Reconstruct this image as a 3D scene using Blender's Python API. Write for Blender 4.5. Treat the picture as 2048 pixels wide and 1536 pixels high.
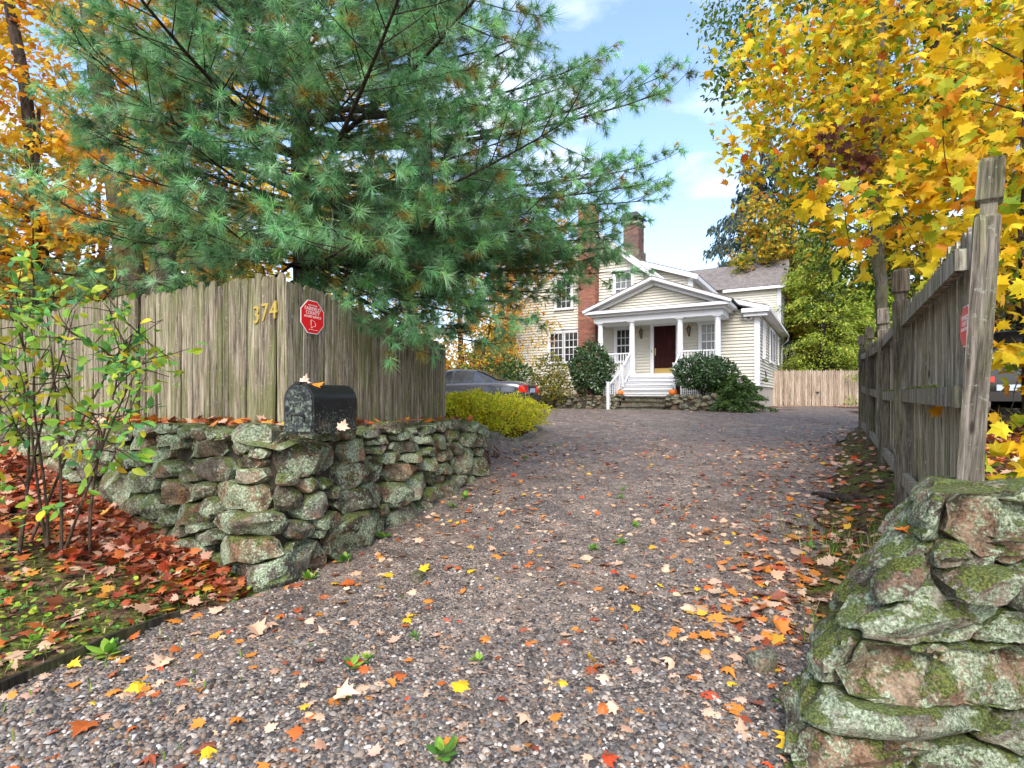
import bpy, bmesh, math, random
import numpy as np
from mathutils import Vector, Matrix, noise as mnoise

for _o in list(bpy.data.objects):
    bpy.data.objects.remove(_o, do_unlink=True)
SC = bpy.context.scene
COL = SC.collection
R = math.radians

# ------------------------------------------------------------------ camera
CAMZ = 1.5
cam_d = bpy.data.cameras.new('camera')
cam = bpy.data.objects.new('camera', cam_d); COL.objects.link(cam)
cam.location = (0, 0, CAMZ)
cam.rotation_euler = (R(90), 0, 0)
cam_d.sensor_fit = 'HORIZONTAL'; cam_d.sensor_width = 36.0
cam_d.lens = 36.0 * 1075 / 2048
cam_d.shift_y = 22 / 2048
cam_d.clip_start = 0.05; cam_d.clip_end = 3000
SC.camera = cam

# ------------------------------------------------------------------ sky and sun
SUN_AZ, SUN_EL = R(190), R(46)          # behind the camera, a little to its left
sdir = Vector((math.sin(SUN_AZ) * math.cos(SUN_EL), math.cos(SUN_AZ) * math.cos(SUN_EL), math.sin(SUN_EL)))
W = bpy.data.worlds.new('World'); SC.world = W; W.use_nodes = True
wt = W.node_tree; wt.nodes.clear()
wo = wt.nodes.new('ShaderNodeOutputWorld'); wb = wt.nodes.new('ShaderNodeBackground')
sky = wt.nodes.new('ShaderNodeTexSky'); sky.sky_type = 'NISHITA'; sky.sun_disc = False
sky.sun_elevation = SUN_EL; sky.sun_rotation = SUN_AZ
sky.air_density = 1.0; sky.dust_density = 2.6; sky.ozone_density = 1.6
tc = wt.nodes.new('ShaderNodeTexCoord')
mp = wt.nodes.new('ShaderNodeMapping'); mp.inputs['Scale'].default_value = (1.0, 1.0, 2.6)
mp.inputs['Location'].default_value = (0.35, 0.1, 0.22)
cn = wt.nodes.new('ShaderNodeTexNoise'); cn.inputs['Scale'].default_value = 3.4
cn.inputs['Detail'].default_value = 6; cn.inputs['Roughness'].default_value = 0.5
cr = wt.nodes.new('ShaderNodeValToRGB')
cr.color_ramp.elements[0].position = 0.47; cr.color_ramp.elements[0].color = (0.0, 0.0, 0.0, 1)
cr.color_ramp.elements[1].position = 0.68; cr.color_ramp.elements[1].color = (0.7, 0.7, 0.7, 1)
mxw = wt.nodes.new('ShaderNodeMix'); mxw.data_type = 'RGBA'
mxw.inputs['B'].default_value = (4.6, 4.8, 5.1, 1)
wt.links.new(tc.outputs['Generated'], mp.inputs['Vector']); wt.links.new(mp.outputs[0], cn.inputs['Vector'])
wt.links.new(cn.outputs['Fac'], cr.inputs['Fac']); wt.links.new(cr.outputs['Color'], mxw.inputs['Factor'])
wt.links.new(sky.outputs['Color'], mxw.inputs['A']); wt.links.new(mxw.outputs['Result'], wb.inputs['Color'])
wb.inputs['Strength'].default_value = 0.15
wt.links.new(wb.outputs[0], wo.inputs['Surface'])
sl = bpy.data.lights.new('sun', 'SUN'); sl.energy = 1.0; sl.angle = R(28); sl.color = (1.0, 0.95, 0.87)
so = bpy.data.objects.new('sun', sl); COL.objects.link(so)
so.rotation_euler = sdir.to_track_quat('Z', 'Y').to_euler(); so.location = (0, 0, 30)

vs = SC.view_settings
vs.view_transform = 'Standard'; vs.look = 'None'; vs.gamma = 1.0; vs.use_curve_mapping = False
vs.exposure = 1.6
SC.render.engine = 'CYCLES'
SC.cycles.max_bounces = 4; SC.cycles.diffuse_bounces = 3; SC.cycles.glossy_bounces = 2
SC.cycles.transmission_bounces = 2; SC.cycles.transparent_max_bounces = 4
SC.cycles.use_denoising = True

# ------------------------------------------------------------------ helpers
rng = np.random.default_rng(7)
rnd = random.Random(11)

def tag(o, label=None, cat=None, group=None, kind=None):
    if label: o['label'] = label
    if cat: o['category'] = cat
    if group: o['group'] = group
    if kind: o['kind'] = kind
    return o

def empty(name, loc=(0, 0, 0), rz=0.0, label=None, cat=None, group=None):
    o = bpy.data.objects.new(name, None); COL.objects.link(o)
    o.location = loc; o.rotation_euler = (0, 0, rz); o.empty_display_size = 0.1
    return tag(o, label, cat, group, 'thing' if cat else None)

def link(name, me, parent=None, loc=None):
    o = bpy.data.objects.new(name, me); COL.objects.link(o)
    if parent is not None: o.parent = parent
    if loc is not None: o.location = loc
    return o

class MB:
    """collects pieces of ONE mesh object"""
    def __init__(s): s.v = []; s.f = []
    def add(s, vs_, fs):
        k = len(s.v); s.v += [tuple(p) for p in vs_]; s.f += [tuple(i + k for i in f) for f in fs]; return s
    def box(s, x0, x1, y0, y1, z0, z1, m=None):
        p = [(x0,y0,z0),(x1,y0,z0),(x1,y1,z0),(x0,y1,z0),(x0,y0,z1),(x1,y0,z1),(x1,y1,z1),(x0,y1,z1)]
        if m is not None: p = [m @ Vector(q) for q in p]
        return s.add(p, [(0,3,2,1),(4,5,6,7),(0,1,5,4),(1,2,6,5),(2,3,7,6),(3,0,4,7)])
    def bar(s, a, b, w, h, up=(0, 0, 1)):
        """rectangular bar from a to b, w across, h along up"""
        a = Vector(a); b = Vector(b); d = (b - a).normalized(); up = Vector(up)
        sd = d.cross(up).normalized(); u2 = sd.cross(d).normalized()
        p = []
        for q in (a, b):
            for i, j in ((-1,-1),(1,-1),(1,1),(-1,1)): p.append(q + sd * (w/2*i) + u2 * (h/2*j))
        return s.add(p, [(0,3,2,1),(4,5,6,7),(0,1,5,4),(1,2,6,5),(2,3,7,6),(3,0,4,7)])
    def tube(s, pts, rads, n=8, cap=True):
        k = len(s.v); m = len(pts); pts = [Vector(p) for p in pts]; ref = Vector((0.31, 0.17, 0.93))
        for i, p in enumerate(pts):
            d = (pts[min(i+1, m-1)] - pts[max(i-1, 0)])
            d = d.normalized() if d.length > 1e-9 else Vector((0, 0, 1))
            a = d.cross(ref if abs(d.dot(ref)) < .95 else Vector((1, 0, 0))).normalized(); b = d.cross(a)
            for j in range(n):
                t = 2 * math.pi * j / n; s.v.append(tuple(p + (a * math.cos(t) + b * math.sin(t)) * rads[i]))
        for i in range(m - 1):
            for j in range(n):
                j2 = (j + 1) % n; s.f.append((k+i*n+j, k+i*n+j2, k+(i+1)*n+j2, k+(i+1)*n+j))
        if cap:
            s.f.append(tuple(k + j for j in reversed(range(n)))); s.f.append(tuple(k + (m-1)*n + j for j in range(n)))
        return s
    def lathe(s, prof, n=16, c=(0, 0, 0), m=None):
        k = len(s.v)
        for r, z in prof:
            for j in range(n):
                t = 2*math.pi*j/n; p = Vector((c[0]+r*math.cos(t), c[1]+r*math.sin(t), c[2]+z)); s.v.append(tuple(m @ p if m is not None else p))
        for i in range(len(prof)-1):
            for j in range(n):
                j2 = (j+1) % n; s.f.append((k+i*n+j, k+i*n+j2, k+(i+1)*n+j2, k+(i+1)*n+j))
        s.f.append(tuple(k+j for j in reversed(range(n)))); s.f.append(tuple(k+(len(prof)-1)*n+j for j in range(n)))
        return s
    def prism(s, poly, a, b, axis='y', m=None):
        """poly: 2-D outline (counter-clockwise) in the plane across axis, from a to b"""
        def P(p, t):
            q = {'y': (p[0], t, p[1]), 'x': (t, p[0], p[1]), 'z': (p[0], p[1], t)}[axis]
            return m @ Vector(q) if m is not None else q
        n = len(poly)
        vs_ = [P(p, a) for p in poly] + [P(p, b) for p in poly]
        fs = [tuple(range(n)), tuple(reversed(range(n, 2*n)))] + [(i, i+n, (i+1) % n + n, (i+1) % n) for i in range(n)]
        return s.add(vs_, fs)
    def build(s, name, mat, parent=None, smooth=False, loc=None, sharp=None):
        me = bpy.data.meshes.new(name); me.from_pydata(s.v, [], s.f); 
        bm = bmesh.new(); bm.from_mesh(me); bmesh.ops.recalc_face_normals(bm, faces=bm.faces); bm.to_mesh(me); bm.free()
        me.materials.append(mat)
        if smooth:
            me.polygons.foreach_set('use_smooth', np.ones(len(me.polygons), bool))
            if sharp: me.set_sharp_from_angle(angle=R(sharp))
        me.update()
        return link(name, me, parent, loc)

def mesh_np(name, V, F, mat, parent=None, col=None, smooth=False, loc=None):
    """V (n,3), F (m,k) with k = 3 or 4, col (n,3) point colours"""
    V = np.asarray(V, np.float32); F = np.asarray(F, np.int32); k = F.shape[1]
    me = bpy.data.meshes.new(name)
    me.vertices.add(len(V)); me.vertices.foreach_set('co', V.ravel())
    me.loops.add(F.size); me.loops.foreach_set('vertex_index', F.ravel())
    me.polygons.add(len(F))
    me.polygons.foreach_set('loop_start', np.arange(0, F.size, k, dtype=np.int32))
    me.polygons.foreach_set('loop_total', np.full(len(F), k, np.int32))
    if smooth: me.polygons.foreach_set('use_smooth', np.ones(len(F), bool))
    if col is not None:
        a = me.color_attributes.new('Col', 'FLOAT_COLOR', 'POINT')
        c4 = np.ones((len(V), 4), np.float32); c4[:, :3] = col; a.data.foreach_set('color', c4.ravel())
    me.materials.append(mat); me.update(calc_edges=True)
    return link(name, me, parent, loc)

# ------------------------------------------------------------------ node materials
class NT:
    def __init__(s, name, rough=0.7, spec=0.3):
        s.m = bpy.data.materials.new(name); s.m.use_nodes = True; s.t = s.m.node_tree
        s.p = s.t.nodes['Principled BSDF']; s.out = s.t.nodes['Material Output']
        s.p.inputs['Roughness'].default_value = rough; s.p.inputs['Specular IOR Level'].default_value = spec
    def n(s, typ, props=None, **inp):
        nd = s.t.nodes.new('ShaderNode' + typ)
        for k, v in (props or {}).items(): setattr(nd, k, v)
        for k, v in inp.items():
            k = k.replace('_', ' '); sock = nd.inputs[k] if k in nd.inputs else nd.inputs[int(k[1:])]
            s.set(sock, v)
        return nd
    def set(s, sock, v):
        if isinstance(v, bpy.types.NodeSocket): s.t.links.new(v, sock)
        elif isinstance(v, bpy.types.Node): s.t.links.new(v.outputs[0], sock)
        else:
            if isinstance(v, tuple) and len(v) == 3 and sock.type == 'RGBA': v = (*v, 1)
            sock.default_value = v
    def ramp(s, fac, stops, interp='LINEAR'):
        nd = s.t.nodes.new('ShaderNodeValToRGB'); e = nd.color_ramp.elements; nd.color_ramp.interpolation = interp
        while len(e) < len(stops): e.new(0.5)
        for el, (p, c) in zip(e, stops):
            el.position = p; el.color = (*c, 1) if isinstance(c, tuple) else (c, c, c, 1)
        s.set(nd.inputs['Fac'], fac); return nd.outputs['Color']
    def mix(s, fac, a, b, blend='MIX'):
        nd = s.t.nodes.new('ShaderNodeMix'); nd.data_type = 'RGBA'; nd.blend_type = blend
        s.set(nd.inputs['Factor'], fac); s.set(nd.inputs['A'], a); s.set(nd.inputs['B'], b); return nd.outputs['Result']
    def math(s, op, a, b=0.5, clamp=False):
        nd = s.t.nodes.new('ShaderNodeMath'); nd.operation = op; nd.use_clamp = clamp
        s.set(nd.inputs[0], a); s.set(nd.inputs[1], b); return nd.outputs[0]
    def coord(s, which='Object', scale=(1, 1, 1), rand=0.0):
        t = s.n('TexCoord').outputs[which]
        if rand:
            oi = s.n('ObjectInfo'); add = s.n('VectorMath', {'operation': 'ADD'})
            m = s.math('MULTIPLY', oi.outputs['Random'], rand); s.set(add.inputs[0], t); s.set(add.inputs[1], m); t = add.outputs[0]
        if scale != (1, 1, 1):
            mp_ = s.n('Mapping', Scale=scale); s.set(mp_.inputs['Vector'], t); t = mp_.outputs[0]
        return t
    def noise(s, vec, scale, detail=4, rough=0.55, dist=0.0):
        nd = s.n('TexNoise', Scale=scale, Detail=detail, Roughness=rough, Distortion=dist); s.set(nd.inputs['Vector'], vec); return nd.outputs['Fac']
    def voro(s, vec, scale, feature='F1'):
        nd = s.n('TexVoronoi', {'feature': feature}, Scale=scale); s.set(nd.inputs['Vector'], vec); return nd
    def bump(s, h, strength=0.4, dist=0.01, normal=None):
        nd = s.n('Bump', Strength=strength, Distance=dist); s.set(nd.inputs['Height'], h)
        if normal is not None: s.set(nd.inputs['Normal'], normal)
        s.t.links.new(nd.outputs[0], s.p.inputs['Normal']); return nd.outputs[0]
    def base(s, v): s.set(s.p.inputs['Base Color'], v); return s

def m_flat(name, c, rough=0.6, spec=0.3, var=0.12, scale=6, metal=0.0, bump=0.0):
    t = NT(name, rough, spec); v = t.coord('Object')
    n = t.noise(v, scale, 5)
    t.base(t.mix(n, tuple(x * (1 - var) for x in c), tuple(min(1, x * (1 + var)) for x in c)))
    t.p.inputs['Metallic'].default_value = metal
    if bump: t.bump(t.noise(v, scale * 12, 4), bump, 0.004)
    return t.m

def m_leaf(name, source='Col', transl=0.4, rough=0.5, spec=0.25):
    t = NT(name, rough, spec)
    if source == 'Col': c = t.n('VertexColor', {'layer_name': 'Col'}).outputs['Color']
    else: c = t.n('ObjectInfo').outputs['Color']
    v = t.coord('Object'); n = t.noise(v, 30, 3)
    c = t.mix(t.math('MULTIPLY', n, 0.5), c, t.mix(0.55, c, (0.05, 0.03, 0.01)))
    t.base(c)
    tr = t.n('BsdfTranslucent'); t.set(tr.inputs['Color'], c)
    ms = t.n('MixShader'); ms.inputs[0].default_value = transl
    t.t.links.new(t.p.outputs[0], ms.inputs[1]); t.t.links.new(tr.outputs[0], ms.inputs[2]); t.t.links.new(ms.outputs[0], t.out.inputs['Surface'])
    return t.m

def m_gravel():
    t = NT('gravel', 0.62, 0.35); v = t.coord('Object')
    wob = t.n('TexNoise', Scale=9.0, Detail=2); t.set(wob.inputs['Vector'], v)
    v1 = t.voro(v, 62); v2 = t.voro(v, 118)
    stops = [(0.0, (0.012, 0.013, 0.016)), (0.22, (0.05, 0.046, 0.046)), (0.40, (0.115, 0.10, 0.09)), (0.56, (0.22, 0.17, 0.13)),
             (0.68, (0.12, 0.115, 0.115)), (0.80, (0.30, 0.265, 0.225)), (0.90, (0.20, 0.11, 0.065)), (1.0, (0.46, 0.44, 0.41))]
    s1 = t.n('SeparateColor'); t.set(s1.inputs[0], v1.outputs['Color'])
    s2 = t.n('SeparateColor'); t.set(s2.inputs[0], v2.outputs['Color'])
    c1 = t.ramp(s1.outputs[0], stops); c2 = t.ramp(s2.outputs[1], stops)
    d1 = t.ramp(v1.outputs['Distance'], [(0.30, 1.0), (0.62, 0.0)])
    c = t.mix(d1, c2, c1)
    edge = t.voro(v, 62, 'DISTANCE_TO_EDGE')
    # bare earth and fine material showing between the stones in patches
    pn = t.noise(v, 0.75, 5, 0.6); pm = t.ramp(pn, [(0.50, 0.0), (0.62, 0.7)])
    fine = t.ramp(t.noise(v, 90, 4), [(0.38, (0.04, 0.028, 0.022)), (0.62, (0.24, 0.18, 0.14))])
    c = t.mix(pm, c, fine)
    big = t.noise(v, 0.33, 3); c = t.mix(t.ramp(big, [(0.35, 0.0), (0.7, 0.45)]), c, t.mix(0.5, c, (0.10, 0.085, 0.095)))
    trk = t.noise(t.coord('Object', (1.0, 0.28, 1.0)), 1.5, 4, 0.6); c = t.mix(t.ramp(trk, [(0.46, 0.0), (0.58, 0.40)]), c, t.mix(0.6, c, (0.19, 0.165, 0.145)))
    mid = t.noise(v, 3.2, 5, 0.65); c = t.mix(0.6, c, t.ramp(mid, [(0.38, (0.62, 0.60, 0.60)), (0.62, (1.35, 1.3, 1.22))]), 'MULTIPLY')
    spk = t.voro(v, 7.0); ss = t.n('SeparateColor'); t.set(ss.inputs[0], spk.outputs['Color'])
    c = t.mix(0.5, c, t.ramp(ss.outputs[0], [(0.0, (0.6, 0.58, 0.58)), (1.0, (1.45, 1.42, 1.38))]), 'MULTIPLY')
    sp2 = t.voro(v, 19.0); s3 = t.n('SeparateColor'); t.set(s3.inputs[0], sp2.outputs['Color']); c = t.mix(0.6, c, t.ramp(s3.outputs[0], [(0.0, (0.5, 0.48, 0.48)), (0.8, (1.2, 1.18, 1.15)), (1.0, (1.8, 1.75, 1.7))]), 'MULTIPLY')
    c = t.mix(1.0, c, (1.09, 1.08, 1.07), 'MULTIPLY')
    t.base(c)
    h = t.ramp(v1.outputs['Distance'], [(0.0, 1.0), (0.7, 0.0)])
    h2 = t.ramp(v2.outputs['Distance'], [(0.0, 0.6), (0.7, 0.0)])
    t.bump(t.mix(0.4, h, h2), 0.9, 0.012)
    return t.m

def m_soil():
    t = NT('soil', 0.9, 0.1); v = t.coord('Object')
    n = t.noise(v, 14, 6, 0.65)
    c = t.ramp(n, [(0.40, (0.022, 0.014, 0.010)), (0.5, (0.075, 0.045, 0.028)), (0.60, (0.17, 0.10, 0.06))])
    mo = t.n('VertexColor', {'layer_name': 'Col'}).outputs['Color']
    sep = t.n('SeparateColor'); t.set(sep.inputs[0], mo)
    mn = t.noise(v, 4.5, 5, 0.6); mask = t.math('MULTIPLY', sep.outputs[0], t.ramp(mn, [(0.44, 0.0), (0.56, 0.85)]))
    moss = t.ramp(t.noise(v, 40, 5, 0.7), [(0.40, (0.02, 0.03, 0.008)), (0.5, (0.07, 0.10, 0.014)), (0.6, (0.17, 0.19, 0.035))])
    c = t.mix(mask, c, moss)
    t.base(c); t.bump(t.noise(v, 60, 5, 0.7), 0.8, 0.02)
    return t.m

def m_stone(name, base=((0.09, 0.085, 0.075), (0.24, 0.22, 0.19), (0.36, 0.33, 0.28)), lichen=0.55, moss=0.6, rust=0.25, scale=1.0, bump=0.8):
    t = NT(name, 0.85, 0.2); v = t.coord('Object', rand=37.0); oi = t.n('ObjectInfo')
    n = t.noise(v, 5 * scale, 7, 0.62, 0.6); fine = t.noise(v, 55 * scale, 6, 0.72)
    nn = t.math('ADD', t.math('MULTIPLY', n, 0.6), t.math('MULTIPLY', fine, 0.4))
    c = t.ramp(nn, [(0.40, base[0]), (0.5, base[1]), (0.61, base[2])])
    hue = t.math('MULTIPLY', oi.outputs['Random'], 1.0)
    c = t.mix(0.8, c, t.ramp(hue, [(0.0, (0.50, 0.46, 0.40)), (0.2, (0.95, 0.90, 0.82)), (0.38, (0.72, 0.74, 0.76)), (0.52, (1.0, 0.78, 0.58)), (0.66, (0.58, 0.50, 0.42)), (0.82, (0.90, 0.95, 0.86)), (1.0, (0.75, 0.62, 0.52))], 'CONSTANT'), 'MULTIPLY')
    rn = t.ramp(t.noise(v, 3.1 * scale, 5, 0.6, 1.0), [(0.52, 0.0), (0.60, 1.0)])
    c = t.mix(t.math('MULTIPLY', rn, rust), c, t.ramp(fine, [(0.40, (0.07, 0.025, 0.012)), (0.60, (0.42, 0.19, 0.09))]))
    # lichen: pale green-grey crust in blotches with ragged rims
    vec2 = t.coord('Object', rand=11.0)
    ln = t.math('ADD', t.math('MULTIPLY', t.noise(vec2, 3.6 * scale, 6, 0.68, 0.4), 0.62), t.math('MULTIPLY', t.noise(vec2, 33 * scale, 4, 0.7), 0.38))
    lm = t.math('MULTIPLY', t.ramp(ln, [(0.485, 0.0), (0.53, 1.0)]), lichen)
    lic = t.ramp(fine, [(0.38, (0.07, 0.10, 0.05)), (0.5, (0.25, 0.32, 0.20)), (0.62, (0.55, 0.62, 0.47))])
    c = t.mix(lm, c, lic)
    # moss grows on what faces up
    geo = t.n('NewGeometry'); sx = t.n('SeparateXYZ'); t.set(sx.inputs[0], geo.outputs['Normal'])
    mn = t.math('ADD', t.math('MULTIPLY', t.noise(vec2, 6 * scale, 6, 0.68), 0.9), t.math('MULTIPLY', sx.outputs['Z'], 0.22))
    mm = t.math('MULTIPLY', t.ramp(mn, [(0.575, 0.0), (0.625, 1.0)]), moss)
    mo = t.ramp(t.noise(v, 70 * scale, 4), [(0.38, (0.018, 0.03, 0.004)), (0.5, (0.07, 0.10, 0.014)), (0.62, (0.17, 0.20, 0.035))])
    c = t.mix(mm, c, mo); t.base(c)
    hh = t.math('ADD', t.math('MULTIPLY', n, 0.7), t.math('MULTIPLY', fine, 0.45))
    hh = t.math('ADD', hh, t.math('MULTIPLY', mm, 0.25))
    t.bump(hh, bump, 0.03)
    return t.m

def m_wood(name, dark, mid, light, algae=0.5, lichen=0.25, green=(0.13, 0.145, 0.045), rand=9.0):
    t = NT(name, 0.85, 0.15); v = t.coord('Object', rand=rand)
    st = t.n('Mapping', Scale=(1.0, 1.0, 0.055)); t.set(st.inputs['Vector'], v); st = st.outputs[0]
    g = t.noise(st, 70, 6, 0.7, 0.4); g2 = t.noise(st, 16, 4, 0.6, 0.8)
    gg = t.math('ADD', t.math('MULTIPLY', g, 0.6), t.math('MULTIPLY', g2, 0.4))
    c = t.ramp(gg, [(0.40, dark), (0.5, mid), (0.60, light)])
    oi = t.n('ObjectInfo'); c = t.mix(0.6, c, t.mix(oi.outputs['Random'], (0.50, 0.46, 0.40), (1.1, 1.08, 1.02)), 'MULTIPLY')
    w = t.coord('Object', (1, 1, 0.35), rand=5.0)
    al = t.ramp(t.noise(w, 4.0, 5, 0.65), [(0.46, 0.0), (0.60, 1.0)])
    c = t.mix(t.math('MULTIPLY', al, algae), c, t.mix(g, tuple(x * .45 for x in green), tuple(x * 1.5 for x in green)))
    lm = t.ramp(t.noise(t.coord('Object', rand=3.0), 26, 5, 0.72), [(0.60, 0.0), (0.66, 1.0)])
    c = t.mix(t.math('MULTIPLY', lm, lichen), c, (0.40, 0.45, 0.36))
    kn = t.voro(t.coord('Object', (9, 9, 2.6), rand=21.0), 1.0)
    c = t.mix(t.ramp(kn.outputs['Distance'], [(0.05, 0.85), (0.11, 0.0)]), c, (0.02, 0.014, 0.01))
    t.base(c); t.bump(gg, 0.75, 0.008)
    return t.m

def m_bark(name, a, b, scale=1.0, moss=0.0):
    t = NT(name, 0.95, 0.1); v = t.coord('Object', (1, 1, 0.22))
    g = t.noise(v, 22 * scale, 6, 0.7, 0.5); c = t.ramp(g, [(0.35, a), (0.65, b)])
    if moss:
        mm = t.ramp(t.noise(t.coord('Object'), 3.0, 5, 0.65), [(0.45, 0.0), (0.6, moss)])
        c = t.mix(mm, c, t.mix(g, (0.05, 0.06, 0.012), (0.19, 0.19, 0.06)))
    t.base(c); t.bump(g, 1.0, 0.03); return t.m

def m_brick(name, cols, mortar, rand=5.0):
    t = NT(name, 0.9, 0.12); v = t.coord('Object')
    vo = t.voro(t.coord('Object', (4.6, 4.6, 13.5)), 1.0); s = t.n('SeparateColor'); t.set(s.inputs[0], vo.outputs['Color'])
    c = t.ramp(s.outputs[0], [(i / (len(cols) - 1), q) for i, q in enumerate(cols)])
    c = t.mix(t.math('MULTIPLY', t.noise(v, 30, 4), 0.5), c, mortar); t.base(c); t.bump(t.noise(v, 60, 4), 0.5, 0.006); return t.m

def m_shingle(name, a, b):
    t = NT(name, 0.95, 0.1); v = t.coord('UV')
    br = t.n('TexBrick', {'offset': 0.5}, Color1=(0.25, 0.25, 0.25), Color2=(1, 1, 1), Mortar=(0, 0, 0), Scale=1.0, Mortar_Size=0.006)
    br.inputs['Brick Width'].default_value = 0.16; br.inputs['Row Height'].default_value = 0.14; br.inputs['Bias'].default_value = 0.0
    t.set(br.inputs['Vector'], v)
    sh = t.n('SeparateColor'); t.set(sh.inputs[0], br.outputs['Color'])
    n = t.noise(t.coord('Object'), 2.2, 5, 0.6)
    f = t.math('ADD', t.math('MULTIPLY', sh.outputs[0], 0.55), t.math('MULTIPLY', n, 0.5))
    t.base(t.mix(f, a, b)); t.bump(sh.outputs[0], 0.6, 0.02); return t.m

M = {}
M['gravel'] = m_gravel(); M['soil'] = m_soil()
M['stone'] = m_stone('wall_stone', ((0.035, 0.030, 0.024), (0.15, 0.13, 0.10), (0.30, 0.265, 0.21)), lichen=0.8, moss=0.75, rust=0.38, scale=1.3, bump=1.0)
M['stone_big'] = m_stone('near_wall_stone', ((0.05, 0.045, 0.038), (0.20, 0.175, 0.145), (0.40, 0.36, 0.30)), lichen=0.82, moss=0.85, rust=0.3, scale=1.7, bump=1.0)
M['stone_dark'] = m_stone('terrace_stone', ((0.035, 0.033, 0.03), (0.13, 0.12, 0.10), (0.26, 0.24, 0.20)), lichen=0.3, moss=0.35, rust=0.35, scale=1.6)
M['curb'] = m_stone('curb_granite', ((0.14, 0.135, 0.13), (0.27, 0.265, 0.25), (0.42, 0.41, 0.39)), lichen=0.25, moss=0.3, rust=0.05, scale=2.0, bump=0.4)
M['core'] = m_flat('wall_core_earth', (0.05, 0.043, 0.032), 0.95, 0.05, 0.4, 12, bump=0.6)
M['picket'] = m_wood('weathered_picket', (0.05, 0.040, 0.029), (0.22, 0.188, 0.14), (0.44, 0.39, 0.31), 0.6, 0.4)
M['post'] = m_wood('weathered_post', (0.035, 0.03, 0.025), (0.125, 0.11, 0.092), (0.25, 0.225, 0.195), 0.3, 0.3)
M['rail'] = m_wood('lichened_rail', (0.06, 0.052, 0.042), (0.23, 0.21, 0.175), (0.46, 0.43, 0.37), 0.35, 0.55)
M['picket_grey'] = m_wood('lichened_picket', (0.07, 0.06, 0.045), (0.30, 0.265, 0.205), (0.55, 0.50, 0.41), 0.45, 0.5)
M['gate_wood'] = m_wood('gate_wood', (0.16, 0.115, 0.085), (0.36, 0.285, 0.225), (0.52, 0.43, 0.35), 0.12, 0.05)
M['siding'] = m_flat('cream_clapboard', (0.60, 0.58, 0.495), 0.55, 0.3, 0.07, 1.2)
M['white'] = m_flat('white_paint', (0.66, 0.67, 0.69), 0.45, 0.35, 0.03, 3)
M['roof'] = m_shingle('asphalt_shingle', (0.075, 0.068, 0.066), (0.24, 0.215, 0.205))
M['brick'] = m_brick('red_brick', [(0.30, 0.075, 0.045), (0.20, 0.05, 0.035), (0.38, 0.13, 0.075), (0.13, 0.04, 0.032), (0.34, 0.10, 0.055)], (0.30, 0.22, 0.17))
M['brick_dark'] = m_brick('brown_brick', [(0.13, 0.055, 0.045), (0.09, 0.04, 0.036), (0.20, 0.08, 0.06), (0.065, 0.036, 0.034), (0.17, 0.09, 0.075)], (0.22, 0.18, 0.16))
M['mortar'] = m_flat('mortar', (0.30, 0.26, 0.22), 0.95, 0.05, 0.2, 20)
M['foundation'] = m_flat('foundation_concrete', (0.42, 0.37, 0.31), 0.9, 0.1, 0.15, 4, bump=0.3)
M['door'] = m_wood('mahogany_door', (0.012, 0.003, 0.003), (0.03, 0.007, 0.006), (0.055, 0.013, 0.01), 0.0, 0.0, rand=0.01)
M['brass'] = m_flat('brass', (0.60, 0.42, 0.14), 0.35, 0.5, 0.15, 20, metal=0.85)
M['lantern'] = m_flat('dark_brass', (0.16, 0.105, 0.035), 0.4, 0.4, 0.3, 30, metal=0.5)
M['brass_number'] = m_flat('aged_brass', (0.46, 0.33, 0.07), 0.5, 0.4, 0.3, 60, metal=0.35)
M['black_iron'] = m_flat('black_iron', (0.018, 0.018, 0.02), 0.5, 0.4, 0.2, 20)
M['slate'] = m_stone('step_slate', ((0.045, 0.045, 0.045), (0.12, 0.118, 0.115), (0.22, 0.21, 0.20)), lichen=0.1, moss=0.2, rust=0.1)
M['orange'] = m_flat('pumpkin_skin', (0.80, 0.17, 0.015), 0.45, 0.4, 0.12, 8)
M['stem'] = m_flat('pumpkin_stem', (0.10, 0.11, 0.04), 0.8, 0.1)
M['copper'] = m_flat('dark_metal_cap', (0.035, 0.05, 0.045), 0.5, 0.4, 0.2, 6)
def _glass():
    t = NT('window_glass', 0.06, 0.25); v = t.coord('Object')
    t.base(t.ramp(t.noise(v, 1.3, 3), [(0.35, (0.012, 0.014, 0.016)), (0.65, (0.07, 0.075, 0.075))])); t.bump(t.noise(v, 2.0, 2), 0.05, 0.02); return t.m
M['glass'] = _glass()
M['blind'] = m_flat('glass_with_blind', (0.13, 0.135, 0.135), 0.12, 0.5, 0.6, 2.5)
M['screen'] = m_flat('insect_screen', (0.012, 0.014, 0.013), 0.9, 0.05, 0.2, 20)
def _carpaint():
    t = NT('grey_car_paint', 0.22, 0.5); t.base((0.04, 0.047, 0.06)); t.p.inputs['Metallic'].default_value = 0.35
    t.p.inputs['Coat Weight'].default_value = 0.8; t.p.inputs['Coat Roughness'].default_value = 0.04; return t.m
M['carpaint'] = _carpaint()
M['carblack'] = m_flat('dark_car_paint', (0.008, 0.008, 0.01), 0.2, 0.5, 0.1)
M['tyre'] = m_flat('tyre_rubber', (0.015, 0.015, 0.016), 0.8, 0.2, 0.2, 30)
M['chrome'] = m_flat('chrome', (0.6, 0.6, 0.62), 0.15, 0.6, 0.05, metal=1.0)
def _lamp_red():
    t = NT('red_lens', 0.15, 0.6); t.base(t.mix(t.noise(t.coord('Object'), 14, 2), (0.42, 0.006, 0.004), (0.72, 0.03, 0.015))); return t.m
M['redlens'] = _lamp_red()
M['plate'] = m_flat('number_plate', (0.45, 0.55, 0.68), 0.4, 0.4, 0.25, 9)
M['signred'] = m_flat('sign_red', (0.72, 0.012, 0.014), 0.4, 0.4, 0.08, 8)
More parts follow.
